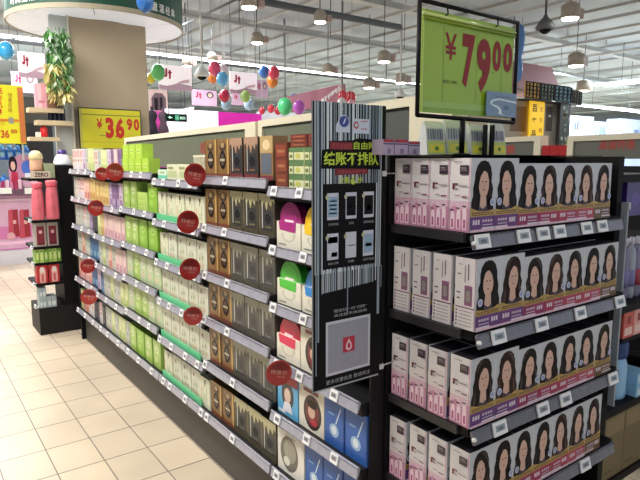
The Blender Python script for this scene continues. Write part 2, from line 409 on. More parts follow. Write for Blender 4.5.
def f_oval(p):
    p.put(ell(.45, .5, .34, .42, 20), C(112, 108, 98)); p.put(ell(.48, .58, .24, .28, 16), C(160, 155, 140)); p.put(ell(.36, .30, .12, .11), C(225, 222, 210)); p.put(rect(.3, .7, .9, .94), C(180, 178, 170), False)
def f_red(p): p.put(rect(.1, .9, .5, .75), C(220, 90, 80)); p.put(ell(.5, .3, .2, .12), C(235, 190, 180)); p.put(rect(.3, .7, .85, .9), C(240, 220, 210), False)
def mk_tray(cap, patch, deep):
    """white display carton with round wrapped packs standing up in it"""
    def f(k):
        t = bpy.data.objects.new(k.name, None); COL.objects.link(t); t.empty_display_size = 0.05
        w_, h = k.w, k.h; hb = h*0.56
        b = MB(); b.box(-w_/2, w_/2, 0, 0.15, 0, hb, C(238, 232, 216), c=0.001)
        p = Print(b, (-w_/2, 0, 0), X_, Z_, w_, hb)
        p.put(ell(.5, .52, .3, .3, 14, 180, 360)+[(.8, .56), (.2, .56)], C(214, 210, 190)); p.put(ell(.5, .46, .2, .17), C(236, 232, 214)); p.put(rect(.1, .4, .08, .14), C(150, 150, 140), False)
        cb = b.obj('box_body', t)
        kids = [cb]
        for i in range(3):
            rr = w_*0.45; b = MB(); m_ = C(*(cap if i == 0 else deep))
            pts = ell(0, 0, rr, rr*1.02, 20)
            b.prism(pts, (0, 0.010+i*0.045, h-rr*1.02), X_, Z_, 0.038, m_)
            pr = Print(b, (0, 0.010+i*0.045, h-rr*1.02), X_, Z_, rr, rr)
            if i == 0:
                pr.put(ell(-.1, .1, .68, .62, 18), C(*patch)); pr.put(rect(-.5, .3, -.02, .1), C(240, 225, 235)); pr.put(rect(-.3, 0, -.5, -.36), C(240, 225, 235), False)
            kids.append(b.obj('round_pack', t))
        b = MB(); b.prism([(-w_*.36, 0), (w_*.30, -h*.03), (w_*.32, h*.19), (-w_*.40, h*.19)], (0, -0.0015, hb*0.68), X_, Z_, 0.001, C(*patch)); kids.append(b.obj('hanging_label', t))
        KIDS[t.name] = kids
        return t
    return f
K = {}
def kind(key, w_, h, desc, cat, make, name='carton'): K[key] = Kind(w_, h, desc, cat, make, name)
kind('gold', .118, .172, 'gold brown carton with dark oval', 'box', mk(C(140, 104, 58), f_gold), 'hair_dye_carton')
kind('char', .118, .172, 'charcoal carton with red foot', 'box', mk(C(62, 54, 50), f_char((176, 140, 116), (42, 42, 48), (120, 48, 50), (130, 92, 60))), 'hair_dye_carton')
kind('char2', .124, .172, 'charcoal carton with cream splash', 'box', mk(C(70, 66, 54), f_char((186, 180, 140), (44, 46, 50), (80, 72, 50), (112, 104, 66))), 'hair_dye_carton')
kind('grey2', .124, .170, 'grey carton with pale splash', 'box', mk(C(84, 82, 76), f_char((158, 156, 138), (62, 62, 66), (84, 80, 68), (112, 108, 92))), 'hair_dye_carton')
kind('tan', .10, .172, 'tan and slate blue carton', 'box', mk(C(150, 118, 80), f_tan), 'hair_dye_carton')
kind('redb', .085, .172, 'red brown carton with bands', 'box', mk(C(112, 52, 38), f_redb), 'hair_dye_carton')
kind('gc', .098, .050, 'cream and green small box', 'box', mk(C(220, 222, 178), f_gc, 0.1), 'small_box')
kind('dred', .11, .045, 'dark red small box', 'box', mk(C(104, 42, 38), f_redb, 0.1), 'small_box')
kind('wg', .124, .158, 'pale cream carton with dark mark', 'box', mk(C(222, 222, 196), f_wg), 'mask_carton')
kind('wg2', .124, .166, 'pale grey green patterned carton', 'box', mk(C(212, 214, 196), f_wg2), 'mask_carton')
kind('gr', .124, .170, 'light green carton with pale circle', 'box', mk(C(164, 196, 96), f_green((196, 214, 140), (206, 220, 168), (136, 170, 72))), 'green_carton')
kind('gr2', .150, .170, 'bright green carton', 'box', mk(C(140, 186, 58), f_green((160, 200, 84), (170, 206, 100), (112, 156, 44))), 'green_carton')
kind('gr3', .124, .165, 'misty green carton', 'box', mk(C(184, 200, 160), f_green((206, 190, 160), (212, 216, 196), (156, 178, 110))), 'green_carton')
kind('lime', .12, .086, 'small lime green box', 'box', mk(C(178, 214, 72), f_lime), 'lime_box')
kind('lime3', .19, .036, 'flat lime green box', 'box', mk(C(176, 206, 104), f_lime), 'lime_box')
kind('cyan', .13, .055, 'turquoise and white box', 'box', mk(C(120, 214, 180), lambda p: (p.put(rect(0, 1, .45, 1), C(228, 236, 214)), p.put(rect(.2, .8, .6, .8), C(150, 190, 140)))), 'small_box')
kind('palew', .15, .085, 'pale yellow white carton', 'box', mk(C(222, 220, 190), lambda p: (p.put(rect(.1, .9, .2, .6), C(190, 200, 150)), p.put(rect(.1, .6, .7, .85), C(150, 160, 110)))), 'small_box')
slims = {'s1': ((226, 218, 212), 'white slim carton', (196, 120, 120), (214, 206, 214), (232, 226, 220)), 's2': ((214, 200, 214), 'lilac slim carton', (180, 150, 190), (160, 130, 170), (226, 216, 228)),
         's3': ((216, 190, 120), 'yellow slim carton', (226, 206, 150), (196, 150, 90), (206, 170, 90)), 's4': ((150, 122, 160), 'purple slim carton', (120, 90, 140), (180, 160, 190), (130, 104, 142)),
         's5': ((226, 190, 196), 'pink slim carton', (236, 206, 190), (206, 150, 160), (236, 214, 214)), 's6': ((70, 110, 160), 'blue slim carton', (60, 90, 140), (120, 160, 190), (56, 96, 150)),
         's7': ((190, 196, 186), 'grey white slim carton', (150, 160, 150), (206, 196, 180), (214, 216, 206)), 's8': ((226, 176, 156), 'peach slim carton', (232, 200, 180), (196, 120, 110), (236, 206, 190)),
         's9': ((206, 214, 150), 'pale lime slim carton', (226, 230, 180), (180, 196, 120), (216, 222, 170))}
for k_, (bd, ds, a1, a2, a3) in slims.items(): kind(k_, .076, .168, ds, 'box', mk(C(*bd), f_slim(a1, a2, a3)), 'slim_carton')
kind('dark', .06, .15, 'black slim bottle pack', 'box', mk(C(60, 62, 68), f_slim((90, 92, 98), (80, 80, 86), (50, 50, 56))), 'slim_carton')
kind('tp', .165, .175, 'white tray of purple round packs', 'display box', mk_tray((150, 24, 110), (172, 34, 130), (66, 20, 60)), 'display_tray')
kind('ty', .165, .175, 'white tray of yellow round packs', 'display box', mk_tray((238, 190, 20), (248, 204, 40), (90, 60, 40)), 'display_tray')
kind('tg', .165, .178, 'white tray of green round packs', 'display box', mk_tray((54, 176, 50), (80, 200, 62), (20, 70, 28)), 'display_tray')
kind('tb', .165, .175, 'white tray of blue round packs', 'display box', mk_tray((30, 120, 196), (40, 140, 216), (30, 60, 90)), 'display_tray')
kind('tr', .165, .178, 'white tray of crimson round packs', 'display box', mk_tray((212, 30, 72), (226, 44, 88), (110, 16, 34)), 'display_tray')
kind('photo', .165, .170, 'white carton with dark portrait oval', 'box', mk(C(232, 226, 210), f_photo, 0.12), 'hair_dye_carton')
kind('pblue', .15, .172, 'sky blue carton with woman portrait', 'box', mk(C(96, 176, 222), f_portrait_blue, 0.12), 'hair_dye_carton')
kind('blue', .115, .178, 'deep blue carton with white figure', 'box', mk(C(46, 96, 176), f_blue, 0.12), 'hair_dye_carton')
kind('oval', .19, .176, 'white carton with large grey oval', 'box', mk(C(236, 232, 222), f_oval, 0.12), 'hair_dye_carton')
kind('red', .13, .150, 'bright red carton', 'box', mk(C(206, 48, 40), f_red, 0.12), 'hair_dye_carton')

PLAN = {  # bay: six shelves, each left to right (far to near)
 'A': [['redb', ('gc*', 3, 3, .30)], ['tp', 'ty', 'photo'], ['tg', 'tb', 'photo'], ['tr', 'photo', None, 'red'], ['pblue', 'photo', 'blue', 'blue'], ['oval', 'blue', 'blue', 'blue']],
 'B': [['gold', 'gold', 'char', 'char', 'tan'], ['gold', 'gold', 'char2', 'char2', 'char2'], ['gold', 'gold', 'grey2', 'grey2', 'grey2'], ['gold', 'gold', 'grey2', 'grey2', 'grey2'], ['gold', 'gold', 'grey2', 'grey2', 'grey2'], ['gold', 'gold', 'char2', 'char2', 'char2']],
 'C': [['cyan', 'palew', 'palew'], ['wg']*5, ['wg', 'wg2', 'wg2', 'wg2', 'wg2'], ['wg2']*5, ['wg2']*5, ['wg', 'wg2', 'wg2', 'wg2', 'wg']],
 'D': [[('lime*', 2, 4, 0)], ['gr', 'gr', ('lime3*', 3, 1, 0), 'gr2'], ['gr', 'gr', 'gr2', 'gr2'], ['gr3', 'gr', 'gr3', 'gr3', 'gr3'], ['gr3', 'gr', 'gr', 'gr3', 'gr3'], ['gr', 'gr2', 'gr', 'gr']],
 'E': [['s1', 's7', 's9', 's9', 's2', 's4', 's5', 's4'], ['s3', 's3', 's3', 's3', 's2', 's4', 's4', 's2'], ['s9', 's3', 's5', 's5', 's5', 's5', 's5', 's5'], ['s7', 's9', 's7', 's8', 's7', 's5', 's5', 's5'], ['s6', 's7', 's7', 's9', 's7', 's7', 's9', 's9'], ['dark', 's7', 's7', 's9', 's7', 's9', 's9', 's7']],
 'F': [['s1', 's1', 's1', 's1', 's2', 's7', 's9', 's9'], ['s7', 's1', 's1', 's1', 's8', 's8', 's3', 's3'], ['s7', 's7', 's7', 's1', 's7', 's4', 'dark', 'dark'], ['s7', 's7', 's8', 's7', 's7', 's6', 's6', 's6'], ['s8', 's5', 's8', 's5', 's8', 's6', 's6', 's2'], ['s9', 's8', 's8', 's1', 's1', 'dark', 'dark', 's1']],
}
ORD = ['leftmost', 'second from left', 'third from left', 'fourth from left', 'fifth from left', 'sixth from left', 'seventh from left', 'eighth from left', 'ninth from left']
PX = 1.168
def place(kd, x, y, z, rz, label, group, jit=True):
    o = kd.new()
    o.location = (x+(random.uniform(0, 0.006) if jit else 0), y, z); o.rotation_euler = (0, 0, rz+(random.uniform(-0.012, 0.012) if jit else 0))
    tag(o, label, kd.cat, group)
    return o
for nm, y0, y1, dz in BAYS:
    for r, row in enumerate(PLAN[nm]):
        zz = (ROWZ[r]+dz if r < 5 else ROWZ[r])+0.0105
        L = y1-y0-0.012
        ws = []
        for it in row:
            if it is None: ws.append(.11)
            elif isinstance(it, tuple): ws.append(K[it[0][:-1]].w*it[2]+0.004*it[2])
            else: ws.append(K[it].w)
        n = len(row); gap = (L-sum(ws))/max(1, n)
        gap = max(0.002, min(gap, 0.012)); y = y1-0.008
        if nm == 'A': gap = max(gap, 0.004)
        names = [it if not isinstance(it, tuple) else it[0] for it in row]
        for i, it in enumerate(row):
            yc = y-ws[i]/2
            if y-ws[i] < y0-0.02: break
            if it is None: pass
            elif isinstance(it, tuple):
                kd = K[it[0][:-1]]; s0 = y
                for lv in range(it[1]):
                    nn = it[2] if not (it[0] == 'lime*' and lv == 1) else 3
                    for c in range(nn):
                        lab = '%s, %s, tier %s, %s, %s' % (kd.desc, ORD[c], ['one', 'two', 'three', 'four'][lv], ROWNAME[r], BAYNAME[nm])
                        lab = '%s, %s in the %s tier, %s, %s' % (kd.desc, ORD[c].replace(' from left', ''), ['lowest', 'middle', 'third'][lv] if it[1] > 2 else ['lower', 'upper'][lv], ROWNAME[r], BAYNAME[nm])
                        place(kd, PX, s0-(kd.w+0.004)*(c+.5)-(0.02 if nn == 3 and it[0] == 'lime*' else 0), zz+lv*(kd.h+0.0005), -math.pi/2, lab, '%ses on %s of the %s' % (kd.desc, ROWNAME[r], BAYNAME[nm]), False)
            else:
                kd = K[it]; lab = '%s, %s, %s, %s' % (kd.desc, ORD[i], ROWNAME[r], BAYNAME[nm])
                place(kd, PX, yc, zz, -math.pi/2, lab, '%ss on %s of the %s' % (kd.desc, ROWNAME[r], BAYNAME[nm]))
            y -= ws[i]+gap
# dark red boxes lying above the cream and green ones
zt = ROWZ[0]-0.018+0.0105+3*0.0505+0.001
for c in range(3):
    place(K['dred'], PX+0.0, 1.905-0.115-(0.114)*(c+.5)+0.0, zt, -math.pi/2, '%s, %s on top of the cream green boxes' % (K['dred'].desc, ORD[c]), 'dark red boxes on the top shelf', False)
# green tray strips under the pale cartons
GT = M((96, 196, 140), 0.4, noise=0.05)
for r in (1, 2, 3, 4, 5):
    z = (ROWZ[r]-0.018 if r < 5 else ROWZ[r])+0.0105
    t_ = MB(); t_.box(PX-0.012, PX-0.009, 2.62 if r > 1 else 2.86, 3.165, z, z+0.036, GT)
    t_.box(PX-0.009, PX-0.003, 2.62 if r > 1 else 2.86, 3.165, z, z+0.002, GT)
    tag(t_.obj('green_tray'), 'green tray front before pale cartons on the %s, third bay' % ROWNAME[r], 'tray', 'green tray fronts')

# ---- round red sale flags
RED = M((170, 34, 30), 0.35, noise=0.05, coat=0.5); REDD = M((120, 22, 24), 0.35, noise=0.05); PALE = M((216, 160, 150), 0.5)
FL = [(102, 174, 6.3, 'smaller round red sale flag, left of the pair on the top shelf edge'), (115, 172, 8.5, 'larger round red sale flag, right of the pair on the top shelf edge'), (96, 208, 7.5, 'round red sale flag on the second shelf edge near the far end'),
      (195, 175, 11, 'round red sale flag on the top shelf edge below the lattice ledge'), (188, 222, 11, 'round red sale flag on the second shelf edge beside pale cartons'), (88, 266, 7, 'upper of the two far end red flags on fourth shelf edge'),
      (89, 297, 7.5, 'lowest red flag near the far end, on the fifth shelf edge'), (190, 269, 10.5, 'round red sale flag on the third shelf edge beside pale cartons'), (193, 316, 9, 'round red sale flag on the fourth shelf edge beside gold cartons'),
      (279, 373, 12.5, 'largest dark red sale flag just left of the striped banner')]
for px, py, rp, lab in FL:
    c = at(px, py, 0, 1.085); dist = (c-Vector((0, 0, H))).dot(FW); r = rp*dist/FPX*1.06
    t = thing('sale_flag', lab, 'sale flag', c, 0.0 if py < 290 else -0.35, 'round red sale flags on the shelf edges')
    b = MB(); b.prism(ell(0, 0, r, r, 28), (0, -0.001, 0), X_, Z_, 0.002, RED)
    p = Print(b, (0, -0.001, 0), X_, Z_, r, r)
    p.put(ell(.05, .05, .8, .8, 20, 10, 170), REDD)
    b.obj('disc', t)
    b = MB(); letter(b, '特惠价', (0, -0.001, 0), (0.97, 0, -0.2), (0.2, 0, 0.97), -r*.66, r*.66, -r*.12, r*.22, PALE, 0.0, 0.0012)
    letter(b, 'SALE', (0, -0.001, 0), (0.97, 0, -0.2), (0.2, 0, 0.97), -r*.1, r*.5, -r*.34, -r*.22, PALE, 0.0, 0.0012)
    b.obj('lettering', t)
    b = MB(); b.box(r*.2, 0.05, 0.0012, 0.004, -0.006, 0.006, M((200, 200, 205), 0.3)); b.obj('clip', t)

# ================================================================== HAIR DYE END DISPLAY
EX, EY = 1.25, 1.018
YS = [0, -.030, -.026, -.028]
ER = [1.354, 1.079, 0.793, 0.512]
BD = 0.0745
t = thing('end_display_rack', 'black end display rack holding rows of white hair dye cartons', 'shelf unit', (EX, EY, 0))
RW = 0.825
b = MB(); b.box(-0.02, 0.875, 0.3000, 0.3120, 0, 1.566, BLACK); b.obj('back_panel', t)
b = MB(); b.box(RW+0.015, RW+0.05, 0.02, 0.2995, 0, 1.566, BLACK); b.obj('side_panel', t)
b = MB(); b.box(-0.01, RW+0.0149, 0.02, 0.2995, 0, 0.25, BLACK); b.obj('plinth', t)
b = MB(); b.box(0.26, RW+0.0149, 0.235, 0.2995, 1.5595, 1.566, BLACK); b.obj('top_bar', t)
ETAG = {0: [.04, .23, .33, .42, .58, .68], 1: [.09, .30, .52, .78], 2: [.12, .34, .47, .78], 3: [.14, .26, .62]}
for r, z in enumerate(ER):
    b = MB(); b.box(0.0, RW+0.0149, 0.004+YS[r], 0.2995, z-0.028, z-0.0015, BLACK); b.box(-0.012, 0.0, 0.01, 0.2995, z-0.028, z-0.0015, M((40, 38, 42), 0.4))
    sh = b.obj('shelf', t)
    rail_mesh(RW+0.0, 'price_rail', sh, (RW+0.005, -0.010+YS[r], z-0.026), (-1, 0, 0), (0, -1, 0), RAIL_SHADE)
    for a in ETAG[r]: tag_mesh(sh, (a, -0.012+YS[r], z-0.026), (1, 0, 0), (0, -1, 0), 0.062, 0.040, True)
    b = MB(); b.lathe([(0.0, 0), (0.007, 0.002), (0.008, 0.006), (0.005, 0.011), (0, 0.012)], M((225, 225, 225), 0.4), 0.004, -0.016+YS[r], z-0.034, 10); b.obj('rail_knob', sh)
# ---- the cartons
PK = [M(c, 0.42, noise=0.05, nscale=80, coat=0.25) for c in ((226, 220, 222), (220, 186, 204), (204, 142, 176), (184, 92, 140), (60, 48, 60), (110, 40, 60), (240, 214, 226), (150, 140, 140), (150, 90, 130), (120, 100, 110))]
SKIN = M((216, 178, 160), 0.5); LIP = M((170, 70, 80), 0.5, noise=0); BG = M((196, 200, 206), 0.45, coat=0.2)
EYE = M((60, 44, 42), 0.5, noise=0)
def portrait(p, hair, band, foot, style):
    """the printed front of a hair dye carton"""
    hm = M(hair, 0.5, noise=0.1, nscale=140); hm2 = M(tuple(min(255, int(c*1.45)+8) for c in hair), 0.5, noise=0.1)
    sx = 1 if style % 2 == 0 else -1; f = lambda x: .5+sx*(x-.5)
    def P(pts, m, l=True):
        pts = [(f(x), y) for x, y in pts]
        if sx < 0: pts = pts[::-1]
        p.put(pts, m, l)
    P(rect(0, 1, .0, 1), BG)
    P([(.04, .26), (.03, .40), (.10, .50), (.09, .60), (.15, .70), (.16, .80), (.24, .90), (.36, .955), (.52, .97), (.68, .95), (.80, .88), (.85, .78), (.84, .68), (.92, .58), (.88, .48), (.96, .38), (.95, .26)], hm)
    P([(.72, .26), (.78, .46), (.80, .62), (.86, .52), (.93, .40), (.92, .26)], hm2); P([(.08, .26), (.12, .42), (.20, .56), (.22, .40), (.18, .26)], hm2, False); P([(.20, .80), (.34, .93), (.50, .94), (.36, .88), (.24, .76)], hm2, False)
    P([(.36, .26), (.40, .50), (.62, .50), (.68, .26)], SKIN)
    P([(.52+.215*math.cos(R(a)), .665+(.165 if a < 180 else .205)*math.sin(R(a))) for a in range(0, 360, 24)], SKIN)
    P([(.26, .52), (.26, .80), (.42, .90), (.62, .88), (.50, .83), (.38, .76), (.32, .66), (.31, .54)], hm)
    P([(.56, .86), (.70, .84), (.78, .70), (.77, .50), (.735, .56), (.72, .70), (.66, .79)], hm, False)
    P(rect(.42, .49, .675, .69), EYE); P(rect(.56, .63, .675, .69), EYE, False); P(rect(.48, .57, .565, .58), LIP, False); P([(.52, .61), (.55, .61), (.53, .66)], M((190, 150, 136), 0.5), False)
    P([(.30, .26), (.34, .36), (.50, .31), (.66, .36), (.72, .26)], M((60, 50, 70), 0.5))
    gold = M((186, 154, 84), 0.35, noise=0.15, nscale=120); P([(0, .205), (1, .205), (1, .30), (.6, .275), (.3, .29), (0, .335)], gold); P([(.06, .225), (.94, .225), (.94, .262), (.06, .275)], M((120, 88, 44), 0.4))
    P(rect(.10, .90, .240, .250), gold)
    bm = M(band, 0.4, noise=0.06); P(rect(0, 1, .03, .21), bm)
    for i in range(3): P(rect(.10+i*.10, .17+i*.10, .10, .165), M((226, 214, 226), 0.4, noise=0))
    for i in range(4): P(rect(.48+i*.11, .56+i*.11, .13, .165), M((206, 190, 210), 0.4, noise=0))
    P(rect(.48, .9, .085, .10), M((206, 190, 210), 0.4, noise=0))
    P(rect(0, 1, 0, .035), M(foot, 0.4)); P(rect(.45, 1, .035, .06), M((226, 214, 226), 0.4), False)
    P(ell(.86, .40, .10, .055), M((200, 204, 226), 0.4)); P(ell(.86, .40, .06, .033), M((150, 160, 200), 0.4))
def side_a(p):
    p.put(rect(0, 1, 0, .42), PK[1]); p.put([(0, 0), (1, 0), (1, .34), (.6, .28), (.3, .36), (0, .30)], PK[2])
    for i in range(3):
        x = .08+.30*i; p.put([(x, .03), (x+.20, .03), (x+.20, .22+.03*i), (x+.16, .27+.03*i), (x+.04, .27+.03*i), (x, .22+.03*i)], PK[6]); p.put(rect(x+.05, x+.15, .05, .17), PK[3])
    for i in range(3): p.put(rect(.06+.30*i, .24+.3*i, .285+.03*i, .30+.03*i), PK[4])
    p.put(rect(.50, .92, .78, .905), PK[4]); p.put(rect(.56, .86, .83, .85), PK[9]); p.put(rect(.56, .80, .86, .875), PK[7], False)
    p.put(rect(.16, .26, .575, .66), PK[5]); p.put(rect(.26, .44, .64, .66), PK[5], False); p.put(rect(.3, .42, .58, .60), PK[7], False); p.put(rect(.48, .9, .62, .635), PK[7], False)
    p.put(rect(.2, .6, .945, .955), PK[7], False); p.put(rect(.3, .55, .49, .50), PK[8], False); p.put(rect(.62, .9, .47, .49), PK[8], False)
    p.put(rect(.97, 1, 0, 1), PK[2])
def side_b(p):
    p.put(rect(.48, .86, .34, .62), PK[8]); p.put(rect(.52, .82, .38, .58), PK[9]); p.put(rect(.56, .76, .40, .55), PK[7]); p.put(rect(.47, .53, .66, .90), PK[7], False); p.put(rect(.62, .68, .7, .92), PK[9], False)
    p.put(rect(.06, .98, .30, .315), PK[5])
    for i in range(5): p.put(rect(.22, .86, .05+.05*i, .06+.05*i), PK[7], False); p.put(rect(.08, .15, .045+.05*i, .07+.05*i), PK[5], False)
    p.put(rect(.1, .3, .5, .52), PK[9], False); p.put(rect(.12, .26, .42, .44), PK[5], False); p.put(rect(.16, .36, .9, .91), PK[7], False); p.put(rect(.12, .3, .76, .78), PK[7], False)
    p.put(rect(.98, 1, 0, 1), PK[8])
HAIRS = [(22, 14, 14), (24, 17, 16), (20, 17, 18), (38, 20, 18), (34, 24, 20), (50, 30, 24), (30, 20, 18)]
BANDS = [(104, 56, 128), (110, 56, 126), (148, 44, 92), (166, 44, 84), (176, 54, 84), (186, 70, 92), (112, 84, 52)]
KN = ['dark hair portrait and violet band', 'wavy dark hair and violet band', 'black hair and plum band', 'red brown hair and crimson band', 'brown hair and rose band', 'chestnut hair and pink band', 'dark hair and bronze foot']
CWS = [.1065, .1100, .1110, .1040]; X0S = [0, 0, -.002, .006]; YS = [0, -.030, -.026, -.028]
def dye_carton(j, r):
    cw = CWS[r]
    hh = 0.204 if j < 2 or r == 3 else 0.189
    b = MB(); b.box(0, cw, 0, BD-0.0008, 0, hh, PK[0], c=0.0008)
    b.face([(0.001, 0.001, hh+0.0003), (cw-0.001, 0.001, hh+0.0003), (cw-0.001, BD-0.002, hh+0.0003), (0.001, BD-0.002, hh+0.0003)], M((48, 44, 52), 0.5))
    portrait(Print(b, (0.0008, 0, 0), X_, Z_, cw-0.0016, hh, 0.00022), HAIRS[(j+r*2) % 7 if j < 6 else 6], BANDS[j], (226, 190, 206) if j < 6 else (90, 70, 40), j+r)
    (side_b if r == 1 else side_a)(Print(b, (0, BD-0.0016, 0), (0, -1, 0), Z_, BD-0.0024, hh, 0.00022))
    return b.obj('hair_dye_carton')
ORD2 = ['first', 'second', 'third', 'fourth', 'fifth', 'sixth', 'last']
for r, z in enumerate(ER):
    for j in range(7):
        first = dye_carton(j, r)
        for k in range(4 if j < 2 else 2):
            o = first if k == 0 else first.copy()
            if k: COL.objects.link(o)
            o.location = (EX+X0S[r]+j*(CWS[r]+0.0006)+(random.uniform(-.012, .004) if j == 0 and k and r > 1 else 0), EY+YS[r]+k*(BD-YS[r]/3.2), z)
            row = ['top row', 'second row', 'third row', 'lowest row'][r]
            if k == 0: lab = 'white carton, %s, %s of %s, front, end display' % (KN[j], ORD2[j], row)
            elif j == 0: lab = 'white pink carton, %s behind corner portrait carton, %s of end display, side showing' % (['', 'first', 'second', 'farthest'][k], row)
            else: lab = 'white carton %s behind the %s portrait carton, %s, end display' % (['', 'directly', 'two places', 'three places'][k], ORD2[j], row)
            tag(o, lab, 'box', 'hair dye cartons on the end display')
# clear strip at the rack's right edge
t = bpy.data.objects['end_display_rack']
b = MB(); b.box(.8755, .885, -.004, .02, -0.40+1.02, 1.40, M((150, 158, 166), 0.2, noise=0.03)); b.box(.8851, .892, -.006, .022, 1.375, 1.40, M((200, 200, 205), 0.3)); b.box(.8851, .888, -.002, .02, .62, 1.375, M((110, 116, 124), 0.3))
b.obj('edge_strip', t)

# ================================================================== STRIPED BANNER
BX0, BX1, BZ0, BZ1, BY = 0.917, 1.185, 0.880, 1.712, 1.290
BW, BH = BX1-BX0, BZ1-BZ0
t = thing('hanging_banner', 'tall black and white barcode striped banner with green lettering and phones', 'banner', (BX0, BY, BZ0))
NAVY = M((12, 12, 15), 0.55, noise=0.02); STR = M((214, 224, 230), 0.4, noise=0.03); STR2 = M((150, 166, 178), 0.4)
b = MB(); b.box(0, BW, 0, 0.004, 0, BH, NAVY)
p = Print(b, (0, 0, 0), X_, Z_, BW, BH, 0.0003)
rs = random.Random(3)
p.k = 1; x = 0.02
while x < 0.95:
    wd = rs.choice([0.008, 0.012, 0.016, 0.026, 0.034]); g = rs.choice([0.008, 0.012, 0.018, 0.022])
    if x+wd < .97: p.put(rect(x, x+wd, .42, 1.0), rs.choice([STR, STR, STR2]), False)
    x += wd+g
for xa, xb, lo in ((.055, .075, .18), (.03, .042, .06), (.90, .935, .24), (.955, .965, .34), (.46, .472, .27)): p.put(rect(xa, xb, lo, .425), STR2, False)
p.k = 2
p.put(rect(.12, .865, .435, .728), NAVY); p.put(rect(.11, .12, .35, .728), STR, False); p.put(rect(.865, .88, .37, .728), STR, False)
x = .13
while x < .85:
    wd = rs.choice([0.010, 0.014, 0.022]); p.put(rect(x, x+wd, .352+.02*(x-.13), .432), rs.choice([STR, STR2]), False); x += wd+rs.choice([0.008, 0.014, 0.020])
PW = M((206, 212, 226), 0.4, noise=0.02); PB = M((150, 180, 204), 0.4, noise=0.02)
for i in range(3):
    for j in range(2):
        cx = .255+i*.25; cz = (.651, .512)[j]; wn = .076
        p.k = 3
        p.put(rect(cx-wn, cx+wn, cz-.046, cz+.046), PW)
        p.put(rect(cx-wn*.86, cx+wn*.86, cz-.035, cz+.033), [[PB, NAVY, NAVY], [PW, PW, PB]][j][i])
        if (i, j) == (0, 0):
            for q in range(4): p.put(rect(cx-.05+.01*(q % 2), cx+.05, cz-.026+.014*q, cz-.021+.014*q), M((100, 140, 170), 0.4), False)
        elif (i, j) == (0, 1): p.put(rect(cx-wn*.86, cx+wn*.86, cz+.012, cz+.034), NAVY, False); p.put(rect(cx-.02, cx+.06, cz-.036, cz-.02), M((120, 30, 40), 0.4), False)
        elif (i, j) == (2, 0): p.put(ell(cx, cz-.01, .03, .009), PW, False)
        elif (i, j) == (2, 1): p.put(rect(cx-.04, cx+.05, cz-.012, cz), M((60, 80, 130), 0.4), False)
        else: p.put(rect(cx-.04, cx+.04, cz-.004, cz), M((130, 130, 150), 0.4), False)
        p.put(ell(cx-wn, cz+.032, .022, .008), M((196, 200, 160), 0.4))
p.k = 2
p.put([(.10, .780), (.92, .775), (.90, .850), (.86, .856), (.84, .880), (.60, .884), (.52, .876), (.20, .872), (.20, .846), (.11, .842)], NAVY)
CR = M((120, 22, 34), 0.4, noise=0.03)
p.put(rect(.21, .52, .843, .870), CR)
p.put([(.28, .757), (.74, .760), (.73, .778), (.28, .780)], CR, False)
PL = M((206, 214, 230), 0.4, noise=0.02)
p.k = 3
p.put([(.29, .902), (.48, .902), (.48, .926), (.46, .950), (.42, .960), (.37, .960), (.33, .945), (.29, .922)], PL); p.put(rect(.52, .75, .900, .950), PL, False)
p.put(ell(.40, .938, .065, .019, 16), M((56, 70, 150), 0.4)); p.put([(.38, .930), (.40, .930), (.43, .948), (.41, .949)], PL)
p.put(ell(.565, .928, .035, .013, 12), M((176, 60, 76), 0.4)); p.put(ell(.565, .928, .02, .007, 10), PL)
p.put([(.63, .938), (.73, .941), (.73, .945), (.63, .942)], M((190, 120, 130), 0.4), False); p.put(rect(.63, .72, .914, .918), M((190, 120, 130), 0.4), False)
p.put(ell(.355, .980, .02, .007), M((206, 220, 226), 0.4))
# plain pale panel with the red drop mark
p.k = 3
p.put(rect(.165, .80, .048, .246), M((206, 208, 218), 0.4, noise=0.03)); p.put(rect(.195, .77, .058, .236), M((156, 158, 172), 0.4, noise=0.04))
p.put(rect(.40, .57, .122, .178), M((190, 40, 66), 0.4))
DW = M((236, 210, 216), 0.4, noise=0)
p.put([(.485, .172), (.445, .150), (.44, .138), (.455, .130), (.485, .127), (.515, .130), (.53, .138), (.525, .150)], DW)
p.put([(.485, .160), (.465, .148), (.463, .140), (.485, .134), (.507, .140), (.505, .148)], M((190, 40, 66), 0.4))
p.put(rect(.0, .93, .001, .007), M((170, 176, 184), 0.4), False)
b.obj('banner_panel', t)
GRN = M((196, 222, 60), 0.4, noise=0.02)
b = MB()
def Lt(tx, a0, a1, c0, c1, m, bo=0.0): letter(b, tx, (0, -0.0026, 0), X_, Z_, a0*BW, a1*BW, c0*BH, c1*BH, m, bo, 0)
Lt('自由购', .53, .84, .845, .872, GRN, 0.012); Lt('结账不排队', .13, .89, .790, .836, GRN, 0.022)
Lt('超市自由购', .235, .50, .847, .866, M((196, 80, 80), 0.4)); Lt('无需排队快速付款', .31, .71, .762, .775, M((190, 80, 90), 0.4))
Lt('只需', .33, .47, .728, .750, GRN, .01); Lt('6', .49, .56, .724, .752, GRN, 0.03); Lt('步', .585, .66, .728, .750, GRN, .01)
b.obj('lettering', t)
b = MB()
WT = M((176, 178, 186), 0.4, noise=0)
for (tx, a0, a1, c0, hq) in (('打开手机', .19, .33, .585, .009), ('扫码', .47, .54, .585, .009), ('选购商品', .68, .83, .585, .009), ('确认订单', .19, .33, .449, .009), ('付款', .46, .55, .449, .009), ('出示凭证', .68, .84, .449, .009),
      ('微信扫一扫“扫码”', .27, .74, .276, .012), ('关注超市自由购', .27, .74, .260, .011), ('更多优惠信息 敬请关注', .165, .80, .018, .016)):
    b = MB(); Lt(tx, a0, a1, c0, c0+hq, WT); b.obj('caption', t)
